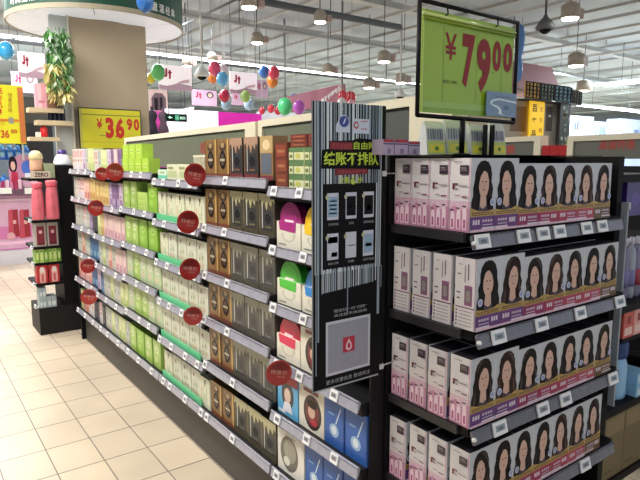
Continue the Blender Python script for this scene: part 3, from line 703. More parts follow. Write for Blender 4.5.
for zz in (BH*.76, BH*.03): b = MB(); b.tube((BW, 0.002, zz), (BW+0.055, 0.010, zz), 0.0022, M((205, 205, 205), 0.3, 0.6), 6); b.box(BW-0.012, BW+0.004, -0.003, 0.006, zz-0.008, zz+0.008, M((220, 220, 220), 0.3)); b.obj('bracket', t)
b = MB(); b.box(-0.002, 0.0, -0.0005, 0.0045, 0, BH, M((120, 126, 132), 0.3, 0.5)); b.obj('edge_strip', t)

# ================================================================== PRICE SIGN 79.00
SY = 1.20; SX0, SX1, SZ0, SZ1 = 1.232, 1.676, 1.692, 1.990
t = thing('price_sign', 'large yellow green price sign in black wire frame reading 79.00', 'price sign', (SX0, SY, 0))
SW = SX1-SX0
b = MB(); fr = 0.0065
for a, c_ in (((-.008, 0, SZ0-.010), (SW+.006, 0, SZ0-.014)), ((-.008, 0, SZ1+.012), (SW+.006, 0, SZ1+.010)), ((-.008, 0, SZ0-.010), (-.008, 0, SZ1+.012)), ((SW+.006, 0, SZ0-.014), (SW+.006, 0, SZ1+.010))): b.tube(a, c_, fr, BLACK, 8)
for q in ((-.008, 0, SZ0-.010), (SW+.006, 0, SZ0-.014), (-.008, 0, SZ1+.012), (SW+.006, 0, SZ1+.010)): b.lathe([(0, -fr), (fr*.7, -fr*.7), (fr, 0), (fr*.7, fr*.7), (0, fr)], BLACK, *q, n=10)
b.obj('frame', t)
LG = M((150, 184, 40), 0.3, noise=0.02, nscale=4, coat=0.5)
b = MB(); b.box(0.008, SW-0.008, 0.002, 0.006, SZ0, SZ1-0.008, LG)
p = Print(b, (0.008, 0.002, SZ0), X_, Z_, SW-0.016, SZ1-SZ0-0.008)
p.put(rect(0, 1, .01, .10), M((140, 178, 70), 0.2)); p.put(rect(0, 1, .055, .115), M((160, 196, 100), 0.15), True); p.put(rect(0, .015, 0, 1), M((196, 216, 110), 0.3))
for xx in (.21, .565, .86): p.put(rect(xx, xx+.003, .12, .86), M((110, 140, 30), 0.4), False)
b.obj('board', t)
b = MB(); b.tube((0.006, -.002, SZ1-.022), (SW-.008, -.002, SZ1-.024), .0055, M((196, 216, 120), 0.15, coat=1)); b.tube((0.006, -.004, SZ1-.034), (SW-.008, -.004, SZ1-.036), .003, M((128, 150, 40), 0.3)); b.obj('top_rail', t)
b = MB()
for xx in (.10, .335): b.tube((xx, -.006, SZ1+.012), (xx+.005, -.006, SZ1-.012), .0022, BLACK, 6); b.tube((xx+.005, -.006, SZ1-.012), (xx-.006, -.006, SZ1-.018), .0022, BLACK, 6)
b.obj('hook', t)
DR = M((138, 22, 24), 0.4, noise=0.02)
b = MB(); o_ = (0, .0008, 0)
def dig(tx, x0, x1, z0, z1, bo=0.05): letter(b, tx, o_, X_, Z_, x0, x1, z0, z1, DR, bo, 0.0)
q0 = lambda px, py: at(px, py, 1, SY)
def dpx(tx, xa, xb, ya, yb, bo):
    a = q0(xa, ya); c_ = q0(xb, yb); xm = (q0(xa, yb).x+a.x)/2; xn = (q0(xb, ya).x+c_.x)/2
    z1 = a.z; z0 = q0(xa, yb).z
    dig(tx, xm-SX0, xn-SX0, z0, z1, bo)
dpx('¥', 445.5, 457, 32, 59, 0.01); dpx('7', 462.5, 475, 33, 87, 0.05); dpx('9', 477, 491, 37, 92, 0.045); dpx('0', 493, 501.5, 40, 71, 0.05); dpx('0', 503.5, 512.5, 42, 72, 0.05)
a = q0(493, 73); b.lathe([(0, -.002), (.002, 0), (0, .002)], DR, a.x-SX0, 0.0, a.z, n=8)
letter(b, '特价 ¥98', o_, X_, Z_, q0(443, 82).x-SX0, q0(457, 82).x-SX0, q0(443, 83).z, q0(443, 79).z, M((60, 70, 30), 0.4), 0, 0.0)
b.obj('digits', t)
b = MB(); a = q0(484.5, 91); c_ = q0(513, 118)
b.box(a.x-SX0, c_.x-SX0, -0.010, -0.0075, c_.z, a.z, M((112, 140, 168), 0.2, coat=0.6))
pp = Print(b, (a.x-SX0, -0.010, c_.z), X_, Z_, c_.x-a.x, a.z-c_.z)
CW = M((226, 240, 246), 0.3, noise=0)
pp.put([(.16, .52), (.22, .62), (.40, .68), (1, .60), (1, .66), (.40, .74), (.18, .66), (.10, .54), (.16, .44), (.36, .34), (.42, .24), (.38, .14), (.50, .08), (.62, .06), (.5, .13), (.50, .26), (.42, .40), (.22, .48)], CW)
pp.put(rect(.25, .8, .80, .82), M((70, 90, 120), 0.3)); pp.put(rect(.6, .74, .32, .46), M((90, 116, 140), 0.3), False)
b.obj('info_card', t)
b = MB(); px_ = at(462.5, 125, 1, SY).x-SX0
b.tube((px_, 0, 1.575), (px_, 0, SZ0-.012), .0085, BLACK, 10); b.lathe([(.028, 0), (.028, .004), (.01, .007)], BLACK, px_, 0, 1.5682, n=16); b.obj('pole', t)

# ---- things standing on top of the end display
b = MB(); b.box(1.236, 2.05, 1.08, 1.3295, 1.5665, 1.5680, BLACK); tag(b.obj('top_shelf'), 'thin black top shelf over the hair dye display', 'shelf')
def pouch(x, y, z, w_, h, label, yel, up):
    t = thing('wash_pouch', label, 'packet', (x, y, z), group='clear packets behind the price sign')
    b = MB(); d = 0.045
    b.add([(-w_/2, -d/2, 0), (w_/2, -d/2, 0), (w_/2, d/2, 0), (-w_/2, d/2, 0), (-w_/2*.96, -d/4, h*.8), (w_/2*.96, -d/4, h*.8), (w_/2*.96, d/4, h*.8), (-w_/2*.96, d/4, h*.8), (-w_/2, -.002, h), (w_/2, -.002, h), (w_/2, .002, h), (-w_/2, .002, h)],
          [[0, 3, 2, 1], [0, 1, 5, 4], [1, 2, 6, 5], [2, 3, 7, 6], [3, 0, 4, 7], [4, 5, 9, 8], [5, 6, 10, 9], [6, 7, 11, 10], [7, 4, 8, 11], [8, 9, 10, 11]], up)
    b.obj('bag', t)
    b = MB(); pr = Print(b, (-w_/2*.94, -d/2-.0005, 0.003), X_, Vector((0, .14, .99)), w_*.94, h*.95)
    pr.put(rect(0, 1, 0, .42), yel); pr.put(rect(.1, .9, .06, .30), M((226, 214, 60), 0.3)); pr.put(ell(.5, .18, .12, .07), M((90, 130, 50), 0.3))
    for i in range(7): pr.put(rect(.06+i*.13, .11+i*.13+.02*(i % 3), .46, .78), M((116, 118, 140), 0.3), False)
    b.obj('printed_label', t)
YG = M((196, 206, 110), 0.3); UP = M((206, 208, 206), 0.25, coat=0.6)
for i, (pa, pb) in enumerate(((421, 440), (441, 462), (465, 483), (486, 500))):
    a = at(pa, 150, 1, 1.275); c_ = at(pb, 150, 1, 1.275)
    pouch((a.x+c_.x)/2, 1.27, 1.5685, (c_.x-a.x)*.99, .105+.006*(i % 2), 'clear packet with yellow foot, %s of the four under the price sign' % ORD2[i].replace('fourth', 'last'), YG, UP)
def topbox(pa, pb, y, h, label, i):
    a = at(pa, 150, 1, y); c_ = at(pb, 150, 1, y); w_ = c_.x-a.x-.002
    b = MB(); b.box(-w_/2, w_/2, 0, .08, 0, h, M((176, 160, 186), 0.4))
    pr = Print(b, (-w_/2, 0, 0), X_, Z_, w_, h); pr.put(rect(0, 1, .66, .74), M((60, 40, 90), 0.4)); pr.put(rect(0, 1, .80, 1), M((150, 44, 66), 0.4), False); pr.put(rect(.35, .65, .8, 1), M((190, 30, 50), 0.4)); pr.put(rect(.4, .7, .08, .4), M((130, 110, 140), 0.4), False)
    tag(b.obj('soap_box', None, ((a.x+c_.x)/2, y, 1.5685)), label, 'box', 'white and crimson boxes beside the banner')
topbox(383, 394, 1.24, .044, 'leftmost white box with crimson top beside the banner', 0); topbox(394.5, 408, 1.24, .044, 'middle white box with crimson top beside the banner', 1); topbox(408.5, 420, 1.24, .040, 'rightmost white box with crimson top, next to clear packets', 2)
for px_, xx in ((485.5, 0), (492.5, 1)):
    a = at(px_, 130, 1, 1.31)
    a = at(px_, 130, 1, 1.232); b = MB(); b.box(a.x-.007, a.x+.007, 1.228, 1.238, 1.5685, 1.669, BLACK)
    b2 = tag(b.obj('sign_post'), ['short black post left of a pair behind the price sign', 'short black post right of a pair behind the price sign'][xx], 'post')

# ================================================================== SIDE SHELVES RIGHT OF THE END DISPLAY
def rod_box(name, x0, x1, y0, y1, z0, z1, mat, parent=None, c=0.0):
    b = MB(); b.box(x0, x1, y0, y1, z0, z1, mat, c=c); return b.obj(name, parent)
t = thing('side_shelf_rack', 'narrow black side rack at the right edge with purple, red and blue goods', 'shelf unit', (2.15, 1.06, 0))
rod_box('back_panel', 0.0, 0.012, 0.0, 0.30, 0, 1.56, BLACK, t)
SSZ = [0.255, 0.565, 0.985, 1.50]
for z, xe in zip(SSZ, (0.37, 0.38, 0.51, 0.46)): rod_box('shelf', 0.012, xe, 0.0, 0.30, z-.03, z, BLACK, t)
rod_box('plinth', 0.012, 0.30, 0.0, 0.30, 0, 0.10, BLACK, t)
rod_box('top_sign_plate', 0.16, 0.45, -0.004, -0.001, 1.515, 1.56, M((206, 208, 206), 0.4), t)
b = MB(); p = Print(b, (0.18, -0.0045, 1.52), X_, Z_, .25, .036)
p.put(rect(0.0, 1, 0, 1), M((30, 30, 34), 0.4))
for i in range(4): p.put(rect(.06+.24*i, .18+.24*i, .3, .8), M((206, 208, 206), 0.4), False)
b.obj('sign_print', t)
SXO = 2.11
def plain(name, x0, x1, y0, y1, z0, z1, mat, label, cat, group=None, front=None, c=0.002):
    b = MB(); b.box(0, x1-x0, 0, y1-y0, 0, z1-z0, mat, c=c)
    if front: front(Print(b, (c, 0, 0), X_, Z_, x1-x0-2*c, z1-z0))
    return tag(b.obj(name, None, (x0, y0, z0)), label, cat, group)
plain('purple_box', 2.27, 2.62, 1.09, 1.25, 1.335, 1.468, M((58, 34, 120), 0.4, coat=.3), 'large purple box high at the right picture edge', 'box', None, lambda p: (p.put(ell(.2, .5, .1, .2), C(84, 60, 150)), p.put(ell(.5, .45, .12, .25), C(90, 66, 150))))
for i in range(6):
    x = 2.30+.052*i; b = MB()
    b.lathe([(0.0, 0), (.019, .002), (.020, .02), (.020, .17), (.016, .20), (.009, .215), (.009, .222)], M((140, 136, 170) if i % 2 else (176, 184, 196), 0.15, alpha=0.75, coat=0.5), n=14)
    t2 = b.obj('bottle_body'); tt = thing('lotion_bottle', 'clear lilac bottle below the purple box, %s in its row' % ORD[i], 'bottle', (x, 1.12, .9865), group='clear lotion bottles below the purple box'); t2.parent = tt
    b = MB(); b.lathe([(.0105, .222), (.0105, .25), (.008, .255), (0, .256)], M((210, 206, 226), 0.3), n=12); b.obj('cap', tt)
    b = MB(); b.lathe([(.0203, .05), (.0203, .12)], M((160, 60, 80) if i % 3 == 0 else (120, 120, 170), 0.4), n=14); b.obj('label', tt)
for i in range(3):
    plain('red_packet', 2.27+.085*i, 2.35+.085*i, 1.065, 1.115, .5665+.28, .5665+.385, M(((206, 96, 86), (224, 160, 150), (190, 70, 66))[i], .4), 'pink red packet under the middle side shelf, %s' % ['left', 'middle', 'right'][i], 'packet', 'pink red packets on the side rack', lambda p: (p.put(rect(.1, .9, .1, .4), C(236, 200, 190)), p.put(rect(.3, .7, .55, .85), C(150, 30, 40))))
plain('packet_tray', 2.262, 2.53, 1.062, 1.30, .832, .8455, BLACK, 'thin black tray holding pink red packets', 'tray')
t = thing('detergent_bottle', 'pale blue bottle with dark blue cap beside the end display', 'bottle', (2.355, 1.115, .5665))
b = MB(); b.lathe([(.045, 0), (.050, .01), (.050, .14), (.038, .17), (.030, .175)], M((150, 196, 232), .3), n=20, sy=.6); b.obj('bottle_body', t)
b = MB(); b.lathe([(.042, .176), (.046, .19), (.046, .235), (.036, .25), (0, .252)], M((22, 60, 120), .3), n=20, sy=.7); b.obj('cap', t)
for i in range(2):
    for j in range(2):
        plain('tissue_box', 2.415+.0*i, 2.50, 1.062+.13*j, 1.185+.13*j, .5665+.052*i, .617+.052*i, M((140, 190, 224), .4), 'light blue box beside the pale blue bottle, %s %s' % (['lower', 'upper'][i], ['front', 'rear'][j]), 'box', 'light blue boxes on the side rack', lambda p: (p.put(rect(.1, .5, .2, .7), C(206, 226, 236)), p.put(rect(.6, .9, .3, .6), C(90, 140, 190))))
for i in range(2):
    plain('olive_carton', 2.19+.165*i, 2.352+.165*i, 1.07, 1.15, .2565, .53, M((116, 100, 66), .5), 'olive brown carton low beside the end display, %s of two' % ['left', 'right'][i], 'box', 'olive brown cartons on the side rack', lambda p: (p.put(rect(.05, .95, .7, .95), C(132, 116, 78)), p.put(rect(.1, .5, .1, .14), C(90, 76, 48))))
t = thing('green_bag', 'bright green bag at the lower right corner below olive cartons', 'bag', (2.42, 1.16, .1015))
b = MB(); vs = []; fs = []
for k, (rx, ry, z) in enumerate(((.09, .05, 0), (.10, .06, .03), (.095, .06, .07), (.08, .04, .10), (.09, .008, .122))):
    for i in range(16): a = 2*math.pi*i/16; vs.append((rx*math.cos(a)*(1+.05*math.sin(3*a+k)), ry*math.sin(a), z))
for k in range(4):
    for i in range(16): fs.append([k*16+i, k*16+(i+1) % 16, (k+1)*16+(i+1) % 16, (k+1)*16+i])
b.add(vs, fs+[list(range(15, -1, -1)), list(range(64, 80))], M((46, 130, 70), .35, coat=.4), True); b.obj('bag_body', t)
b = MB(); p = Print(b, (-.05, -.0605, .03), X_, Z_, .1, .05); p.put(ell(.5, .5, .4, .4), M((120, 190, 110), .4)); b.obj('bag_label', t)

# ================================================================== NEXT GONDOLA (behind, right)
t = thing('next_gondola', 'black gondola beyond the end display under a grey header board', 'shelf unit', (3.2, 1.5, 0))
for z in (.25, .55, .85, 1.15): rod_box('shelf', -.12, .6, -.62, 2.2, z-.03, z, GONM, t)
rod_box('plinth', -.1, .6, -.60, 2.18, 0, .22, GONM, t); rod_box('back_panel', .28, .32, -.62, 2.2, .22, 1.52, GONM, t)
header(3.46, 0.90, 2.06, 1.56, 1.708, 'long white framed grey header board with red lettering at right', [('满减特惠', .20, 1.615, .22, .065)], 0.008, .03, M((104, 106, 98), .4, noise=.05, nscale=3))
header(3.46, 2.25, 2.80, 1.56, 1.712, 'short white framed grey header board with one red mark', [('惠', .27, 1.60, .08, .06)], 0.006, .05, M((100, 102, 96), .4, noise=.05, nscale=3))
for i in range(3):
    plain('red_gift_box', 3.47, 3.55, 2.066+.060*i, 2.124+.060*i, 1.521, 1.652, M((176, 34, 40), .35), 'red gift box between the two grey headers, %s' % ['right', 'middle', 'left'][i], 'box', 'red gift boxes between headers')
# pale patterned cartons on the next gondola's top board
# ================================================================== COLUMN WITH ROUND CANOPY
CXC, CYC = 1.865, 6.66
BE = M((182, 164, 136), .6, noise=.03, nscale=3)
b = MB(); b.box(1.475, 2.265, 6.3, 7.09, 0, 3.0, BE, c=.012); o = struct(b.obj('column')); 
b = MB(); b.box(1.452, 1.474, 6.27, 6.32, 0, 3.0, M((206, 200, 186), .5)); b.box(1.30, 1.452, 6.30, 6.36, 1.6, 2.98, M((196, 200, 196), .5)); tag(b.obj('corner_panel'), 'pale narrow panel down the left edge of the beige column', 'panel')
t = thing('round_canopy', 'round white canopy with dark green lettered fascia around the beige column', 'canopy', (CXC, CYC, 2.985))
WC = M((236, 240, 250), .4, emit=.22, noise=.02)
b = MB(); n_ = 56; r0, r1 = .60, .885
vs = [(r*math.cos(2*math.pi*i/n_), r*math.sin(2*math.pi*i/n_), z) for r, z in ((.40, .0), (r1, .0), (r1, .03), (.40, .03)) for i in range(n_)]
fs = []
for k in range(4):
    for i in range(n_): fs.append([k*n_+i, k*n_+(i+1) % n_, ((k+1) % 4)*n_+(i+1) % n_, ((k+1) % 4)*n_+i][::-1])
b.add(vs, fs, WC); 
for a in range(0, 360, 60):
    c_ = Vector((math.cos(R(a+12)), math.sin(R(a+12)), 0)); s_ = Vector((-c_.y, c_.x, 0))*.004
    b.face([c_*.60-s_-Z_*.001, c_*.60+s_-Z_*.001, c_*.88+s_-Z_*.001, c_*.88-s_-Z_*.001], M((120, 124, 132), .5))
b.obj('underside', t)
def ring(r, z0, z1, mat, name, th=.012):
    b = MB(); vs = [(q*math.cos(2*math.pi*i/n_), q*math.sin(2*math.pi*i/n_), z) for q, z in ((r, z0), (r, z1), (r-th, z1), (r-th, z0)) for i in range(n_)]
    b.add(vs, fs, mat, False); return b.obj(name, t)
for f in fs: f.reverse()
ring(.90, -.012, .035, M((170, 160, 136), .5), 'rim')
ring(.895, .0351, .50, M((8, 72, 52), .5, noise=.04), 'fascia')
b = MB()
def arc_text(tx, deg, z0, h, m):
    for i, ch in enumerate(tx):
        a = R(deg+i*6.2); c_ = Vector((math.cos(a), math.sin(a), 0)); u = Vector((-c_.y, c_.x, 0))
        letter(b, ch, c_*.897, u, Z_, -h*.45, h*.45, z0, z0+h, WHITE, .02, .002)
ac = math.degrees(math.atan2(-CYC, -CXC))
arc_text('重温经典', ac+37, .06, .085, WHITE); b.obj('fascia_lettering', t); b = MB(); arc_text('时尚生活馆', ac-58, .06, .085, WHITE)
b.obj('fascia_lettering', t)
b = MB()
for a in (45, 135, 225, 315): b.tube((.7*math.cos(R(a)), .7*math.sin(R(a)), .03), (.7*math.cos(R(a)), .7*math.sin(R(a)), 1.715), .01, cable_m, 6)
b.obj('hanging_rods', t)
# hanging plant
t = thing('hanging_plant', 'artificial hanging vine on the column, green above and straw yellow below', 'plant', (1.315, 6.06, 2.80))
def leaves(n, zf, xf, mats, ln, name, rs):
    b = MB()
    for i in range(n):
        z = rs.uniform(*zf); x = xf(z, rs); y = rs.uniform(-.08, .06); a = rs.uniform(0, 6.28); L_ = ln*rs.uniform(.6, 1.3)
        d = Vector((math.cos(a)*.55, math.sin(a)*.55, -rs.uniform(.5, 1.3))).normalized(); s_ = d.cross(Vector((rs.uniform(-1, 1), rs.uniform(-1, 1), .3))).normalized()*L_*.16
        o_ = Vector((x, y, z)); m = rs.choice(mats)
        b.face([o_, o_+d*L_*.45+s_, o_+d*L_, o_+d*L_*.45-s_], m); 
    return b.obj(name, t)
rs = random.Random(11)
G = [M(c, .5, noise=.1) for c in ((70, 136, 54), (104, 160, 84), (150, 190, 130), (54, 110, 50), (190, 214, 186))]; Yl = [M(c, .5, noise=.1) for c in ((222, 208, 140), (206, 186, 120), (236, 226, 170), (190, 190, 110))]
leaves(620, (-.56, -.02), lambda z, r: -.01+r.uniform(-.09, .09)-.02*math.sin(z*6), G, .085, 'green_leaves', rs)
leaves(340, (-.64, -.32), lambda z, r: -.0+r.uniform(-.09, .08)+(-.56-z)*.2, Yl, .10, 'straw_leaves', rs)
b = MB()
for i in range(7): b.tube((rs.uniform(-.1, .1), rs.uniform(-.1, 0), 0), (rs.uniform(-.1, .06), rs.uniform(-.1, 0), -.62), .004, G[3], 5)
b.obj('stems', t)
# small wooden shelves left of the column and what stands on them
WD = M((206, 186, 150), .5, noise=.06, nscale=20)
PY = 6.28
def pbox(name, x0, x1, y0, y1, mat, label, cat, plane=PY, depth=.14, group=None, front=None, zlift=0.0, c=0.003):
    a = at(x0, y1, 1, plane); c_ = at(x1, y0, 1, plane); z0 = a.z+zlift; z1 = at((x0+x1)/2, y0, 1, plane).z
    return plain(name, a.x, c_.x, plane, plane+depth, z0, z1, mat, label, cat, group, front, c)
for (x0, x1, y0, y1, lab) in ((29, 64, 108, 111.5, 'highest small wooden shelf left of the column under a pink box'), (37, 73, 120.5, 124.5, 'middle small wooden shelf under black bottles'), (30, 60, 137, 140.5, 'lowest small wooden shelf left of the column')):
    pbox('wooden_shelf', x0, x1, y0, y1, WD, lab, 'shelf', PY-.13, .16)
sh_top = [at(45, 108, 1, PY-.13).z, at(50, 120.5, 1, PY-.13).z, at(45, 137, 1, PY-.13).z]
def stand(name, px0, px1, h_py0, base_z, plane, mat, label, cat, depth=.1, front=None, group=None):
    a = at(px0, h_py0, 1, plane); c_ = at(px1, h_py0, 1, plane)
    return plain(name, a.x, c_.x, plane, plane+depth, base_z+.0015, a.z, mat, label, cat, group, front)
stand('pink_gift_box', 35, 46, 83, sh_top[0], PY-.12, M((226, 160, 176), .4), 'tall pink box on the highest wooden shelf', 'box', front=lambda p: (p.put(rect(.1, .5, .0, 1), C(236, 196, 206)), p.put(rect(.2, .8, .2, .3), C(206, 120, 140))))
stand('brown_box', 46.5, 62, 86, sh_top[0], PY-.12, M((134, 96, 72), .5), 'brown box beside the tall pink box', 'box', front=lambda p: (p.put(rect(0, .5, .5, 1), C(176, 120, 96)), p.put(rect(.5, 1, 0, .5), C(96, 70, 56))))
for i in range(4):
    a = at(50.5+4.3*i, 120, 1, PY-.08)
    tt = thing('black_bottle', 'black bottle on the middle wooden shelf, %s of four' % ['leftmost', 'second', 'third', 'rightmost'][i], 'bottle', (a.x, PY-.08, sh_top[1]+.0015), group='black bottles on the wooden shelf')
    b = MB(); b.lathe([(.02, 0), (.021, .01), (.021, .11), (.010, .135), (.009, .15)], M((26, 24, 40), .15, coat=.6), n=14); b.obj('bottle_body', tt)
    b = MB(); b.lathe([(.010, .1505), (.010, .165), (0, .166)], BLACK, n=10); b.obj('cap', tt)
a = at(44.5, 137, 1, PY-.07)
tt = thing('red_bottle', 'red pump bottle on the lowest wooden shelf', 'bottle', (a.x, PY-.07, sh_top[2]+.0015)); b = MB(); b.lathe([(.03, 0), (.034, .01), (.034, .085), (.02, .10)], M((214, 40, 44), .3), n=16); b.obj('bottle_body', tt); b = MB(); b.lathe([(.012, .1005), (.012, .13), (.02, .135), (0, .14)], M((240, 120, 110), .3), n=12); b.obj('pump_cap', tt)
stand('cream_jar', 36.5, 41, 132, sh_top[2], PY-.12, M((236, 230, 214), .4), 'small cream block at the left end of the lowest wooden shelf', 'jar', .06)
# ---- the rack at the far end of the gondola
RY = 5.47
t = thing('end_rack', 'narrow black rack at the far left end of the gondola', 'shelf unit', (0, 0, 0))
rod_box('base', .895, 1.275, RY, RY+.40, 0, .245, M((34, 32, 32), .5), t, .004)
rod_box('back_panel', 1.115, 1.275, RY+.001, RY+.40, .2451, 1.512, BLACK, t)
RSZ = [.47, .655, .80, 1.035, 1.40]
for z in RSZ: rod_box('shelf', .885, 1.114, RY+.002, RY+.40, z-.022, z, BLACK, t); 
for z in RSZ[:4]+[.2451+.02]:
    tag_mesh(t, (.878, RY+.05, z-.005), (0, -1, 0), (-1, 0, 0), .07, .03); tag_mesh(t, (.878, RY+.02, z-.005), (1, 0, 0), (0, -1, 0), .03, .022)
def rk(name, x0, x1, z0, z1, rgb, label, cat, group=None, front=None, y=RY+.01, d=.12): return plain(name, x0, x1, y, y+d, z0, z1, M(rgb, .4, noise=.06), label, cat, group, front)
pl_ = lambda p: (p.put(rect(.1, .9, .15, .55), C(206, 216, 218)), p.put(rect(.4, .5, .1, .9), C(120, 140, 150)))
for i, (x0, x1, z0, z1) in enumerate(((.905, .965, .2465, .345), (.905, .965, .3460, .43), (.968, 1.045, .2465, .345), )): rk('pale_blue_box', x0, x1, z0, z1, (160, 176, 182), 'pale grey blue box on the rack base, %s' % ['lower left', 'upper left', 'right'][i], 'box', 'pale boxes on the rack base', pl_)
for i in range(2): rk('red_white_box', .90+.098*i, .988+.098*i, .4715, .632, (190, 46, 50), 'red and white box on the low rack shelf, %s' % ['left', 'right'][i], 'box', 'red and white boxes on the rack', lambda p: (p.put(rect(.22, .80, .02, .80), C(230, 176, 170)), p.put(rect(.3, .7, .6, .9), C(240, 226, 220)), p.put(rect(.4, .6, .1, .5), C(206, 90, 90))))
for i in range(6): rk('green_sachet', .895+.036*i, .928+.036*i, .6565, .776, ((150, 190, 84), (176, 206, 110), (120, 164, 70))[i % 3], 'green sachet pack on the rack, %s of six' % ['leftmost', 'second', 'third', 'fourth', 'fifth', 'rightmost'][i], 'packet', 'green sachet packs on the rack', lambda p: (p.put(ell(.5, .5, .3, .3), C(206, 220, 150)), p.put(rect(.2, .8, .8, .9), C(90, 130, 60))))
for i in range(2): rk('red_tube_box', .905+.098*i, .995+.098*i, .8015, 1.01, (176, 168, 160), 'boxed dark red tube on the rack, %s' % ['left', 'right'][i], 'box', 'boxed red tubes on the rack', lambda p: (p.put(rect(.14, .86, .06, .86), C(120, 30, 48)), p.put(rect(.35, .65, .55, .68), C(220, 180, 180)), p.put(rect(.2, .8, .1, .16), C(90, 20, 36))))
def gauze(label, x0, x1, z0, z1, group):
    t = thing('pink_gift_bag', label, 'bag', ((x0+x1)/2, RY-.05, z0), group=group); w_ = (x1-x0)/2; h = z1-z0; vs = []; fs = []; N = 26
    lv = [(.96, 0), (1.0, .05), (.99, .25), (.94, .5), (.86, .70), (.78, .80), (.66, .85), (.84, .92), (.92, .97), (.6, 1.0)]
    for k, (f, z) in enumerate(lv):
        for i in range(N): a = 2*math.pi*i/N; q = w_*f*.9*(1+.08*math.sin(7*a+k*.3)+.04*math.sin(13*a)); vs.append((q*math.cos(a), q*.55*math.sin(a), z*h))
    for k in range(len(lv)-1):
        for i in range(N): fs.append([k*N+i, k*N+(i+1) % N, (k+1)*N+(i+1) % N, (k+1)*N+i])
    b = MB(); b.add(vs, fs+[list(range(N-1, -1, -1)), [(len(lv)-1)*N+i for i in range(N)]], M((232, 110, 124), .45, noise=.2, nscale=14), True); b.obj('bag_body', t)
    b = MB(); q = w_*.74; b.lathe([(q, h*.845), (q+.006, h*.85), (q+.006, h*.87), (q, h*.875)], M((206, 60, 76), .4), n=20, sy=.6); b.obj('ribbon', t)
gauze('left pink gift bag hanging on the far rack', .880, .990, 1.045, 1.37, 'pink gift bags on the rack'); gauze('right pink gift bag hanging on the far rack', .99, 1.11, 1.045, 1.385, 'pink gift bags on the rack')
rod_box('sign_strip', .90, 1.06, RY-.004, RY+.0015, 1.402, 1.462, M((200, 190, 170), .4), t)
b = MB(); letter(b, 'ZERO', (.90, RY-.0045, 1.402), X_, Z_, .03, .14, .012, .048, M((40, 30, 30), .4), .02); b.obj('strip_lettering', t)
def fig():
    t = thing('doll_pack', 'peach and cream packet standing on top of the far rack', 'packet', (.965, RY+.08, 1.4015))
    b = MB(); b.lathe([(.05, 0.062), (.055, .08), (.052, .14), (.045, .19), (.03, .21), (0, .215)], M((226, 176, 146), .5, noise=.15, nscale=20), n=16, sy=.7); b.obj('body', t)
    b = MB(); b.lathe([(.04, .15), (.058, .17), (.052, .21), (.03, .235), (0, .24)], M((226, 206, 160), .6, noise=.2, nscale=30), cy=.0, n=16, sy=.8); b.obj('top_tuft', t)
    b = MB(); b.box(-.045, .045, -.03, .03, 0, .061, M((206, 170, 140), .5)); b.obj('foot', t)
fig()
rk('sage_box', 1.02, 1.10, 1.4015, 1.53, (150, 160, 128), 'sage green box on top of the rack beside a peach packet', 'box')
t = thing('white_capped_bottle', 'white dome shaped bottle with violet cap on the black rack top', 'bottle', (1.19, RY+.12, 1.5135))
b = MB(); b.lathe([(.075, 0), (.078, .01), (.070, .05), (.050, .085), (.036, .095)], M((236, 236, 240), .35), n=24); b.obj('bottle_body', t); b = MB(); b.lathe([(.036, .0955), (.038, .10), (.036, .135), (0, .137)], M((76, 56, 130), .35), n=18); b.obj('cap', t)

# ---- sign 36.90 hanging on the column
t = thing('price_sign', 'yellow price sign on the beige column reading 36.90', 'price sign', (0, 0, 0)); Q = 6.24
a = at(81, 148, 1, Q); c_ = at(139.5, 112, 1, Q); a1 = at(81, 107.5, 1, Q)
b = MB(); b.box(a.x-.012, c_.x+.012, Q, Q+.012, a.z-.012, a1.z+.004, M((52, 50, 40), .4)); b.obj('frame', t)
sw, shh = c_.x-a.x, a1.z-.008-a.z
b = MB(); b.box(a.x, c_.x, Q-.006, Q-.0005, a.z, a.z+shh, M((226, 216, 40), .35, noise=.03, nscale=3)); pp = Print(b, (a.x, Q-.006, a.z), X_, Z_, sw, shh)
pp.put(rect(.03, .99, .84, .87), C(150, 150, 40)); pp.put(rect(0, .04, 0, 1), C(206, 200, 90), False); pp.put(rect(.56, .60, .3, .34), C(190, 60, 40), False); pp.put(rect(.30, .42, .32, .335), C(110, 110, 50), False); pp.put(rect(0, 1, .15, .17), C(200, 190, 60), False)
b.obj('board', t)
RD = M((206, 44, 26), .4, noise=.02); b = MB()
for tx, x0, x1, z0, z1, bo in (('¥', .265, .36, .50, .76, .02), ('3', .41, .545, .26, .80, .05), ('6', .575, .72, .26, .80, .05), ('9', .765, .86, .48, .79, .05), ('0', .885, .98, .48, .79, .05)): letter(b, tx, (a.x, Q-.0066, a.z), X_, Z_, x0*sw, x1*sw, z0*shh, z1*shh, RD, bo)
b.obj('digits', t)

# ================================================================== FAR LEFT PROMOTION STAND
FY = 9.6
def fb(name, px0, px1, py0, py1, mat, parent=None, y=FY, d=.3):
    a = at(px0, py1, 1, y); c_ = at(px1, py1, 1, y); z1 = at(px0, py0, 1, y).z
    return rod_box(name, a.x, c_.x, y, y+d, a.z, z1, mat, parent)
t = thing('promotion_stand', 'pink light box stand with two red tubes pictured, far left', 'display stand', (0, 0, 0))
PK1 = M((206, 164, 190), .4, emit=.04, noise=.12, nscale=5)
a = at(-60, 255, 1, FY); c_ = at(33, 195, 1, FY); z0 = .24
b = MB(); b.box(a.x, c_.x, FY, FY+.5, z0, c_.z, PK1); p = Print(b, (0, FY, 0), X_, Z_, 1, 1, .002)
def fr_(px0, px1, py0, py1, m, pts=None):
    q = at(px0, py1, 1, FY); s_ = at(px1, py0, 1, FY)
    p.put([(q.x+(s_.x-q.x)*u, q.z+(s_.z-q.z)*v) for u, v in (pts or rect(0, 1, 0, 1))], m)
fr_(-60, 33, 225, 244, C(206, 120, 176)); fr_(-60, 30, 240, 250, C(236, 190, 220))
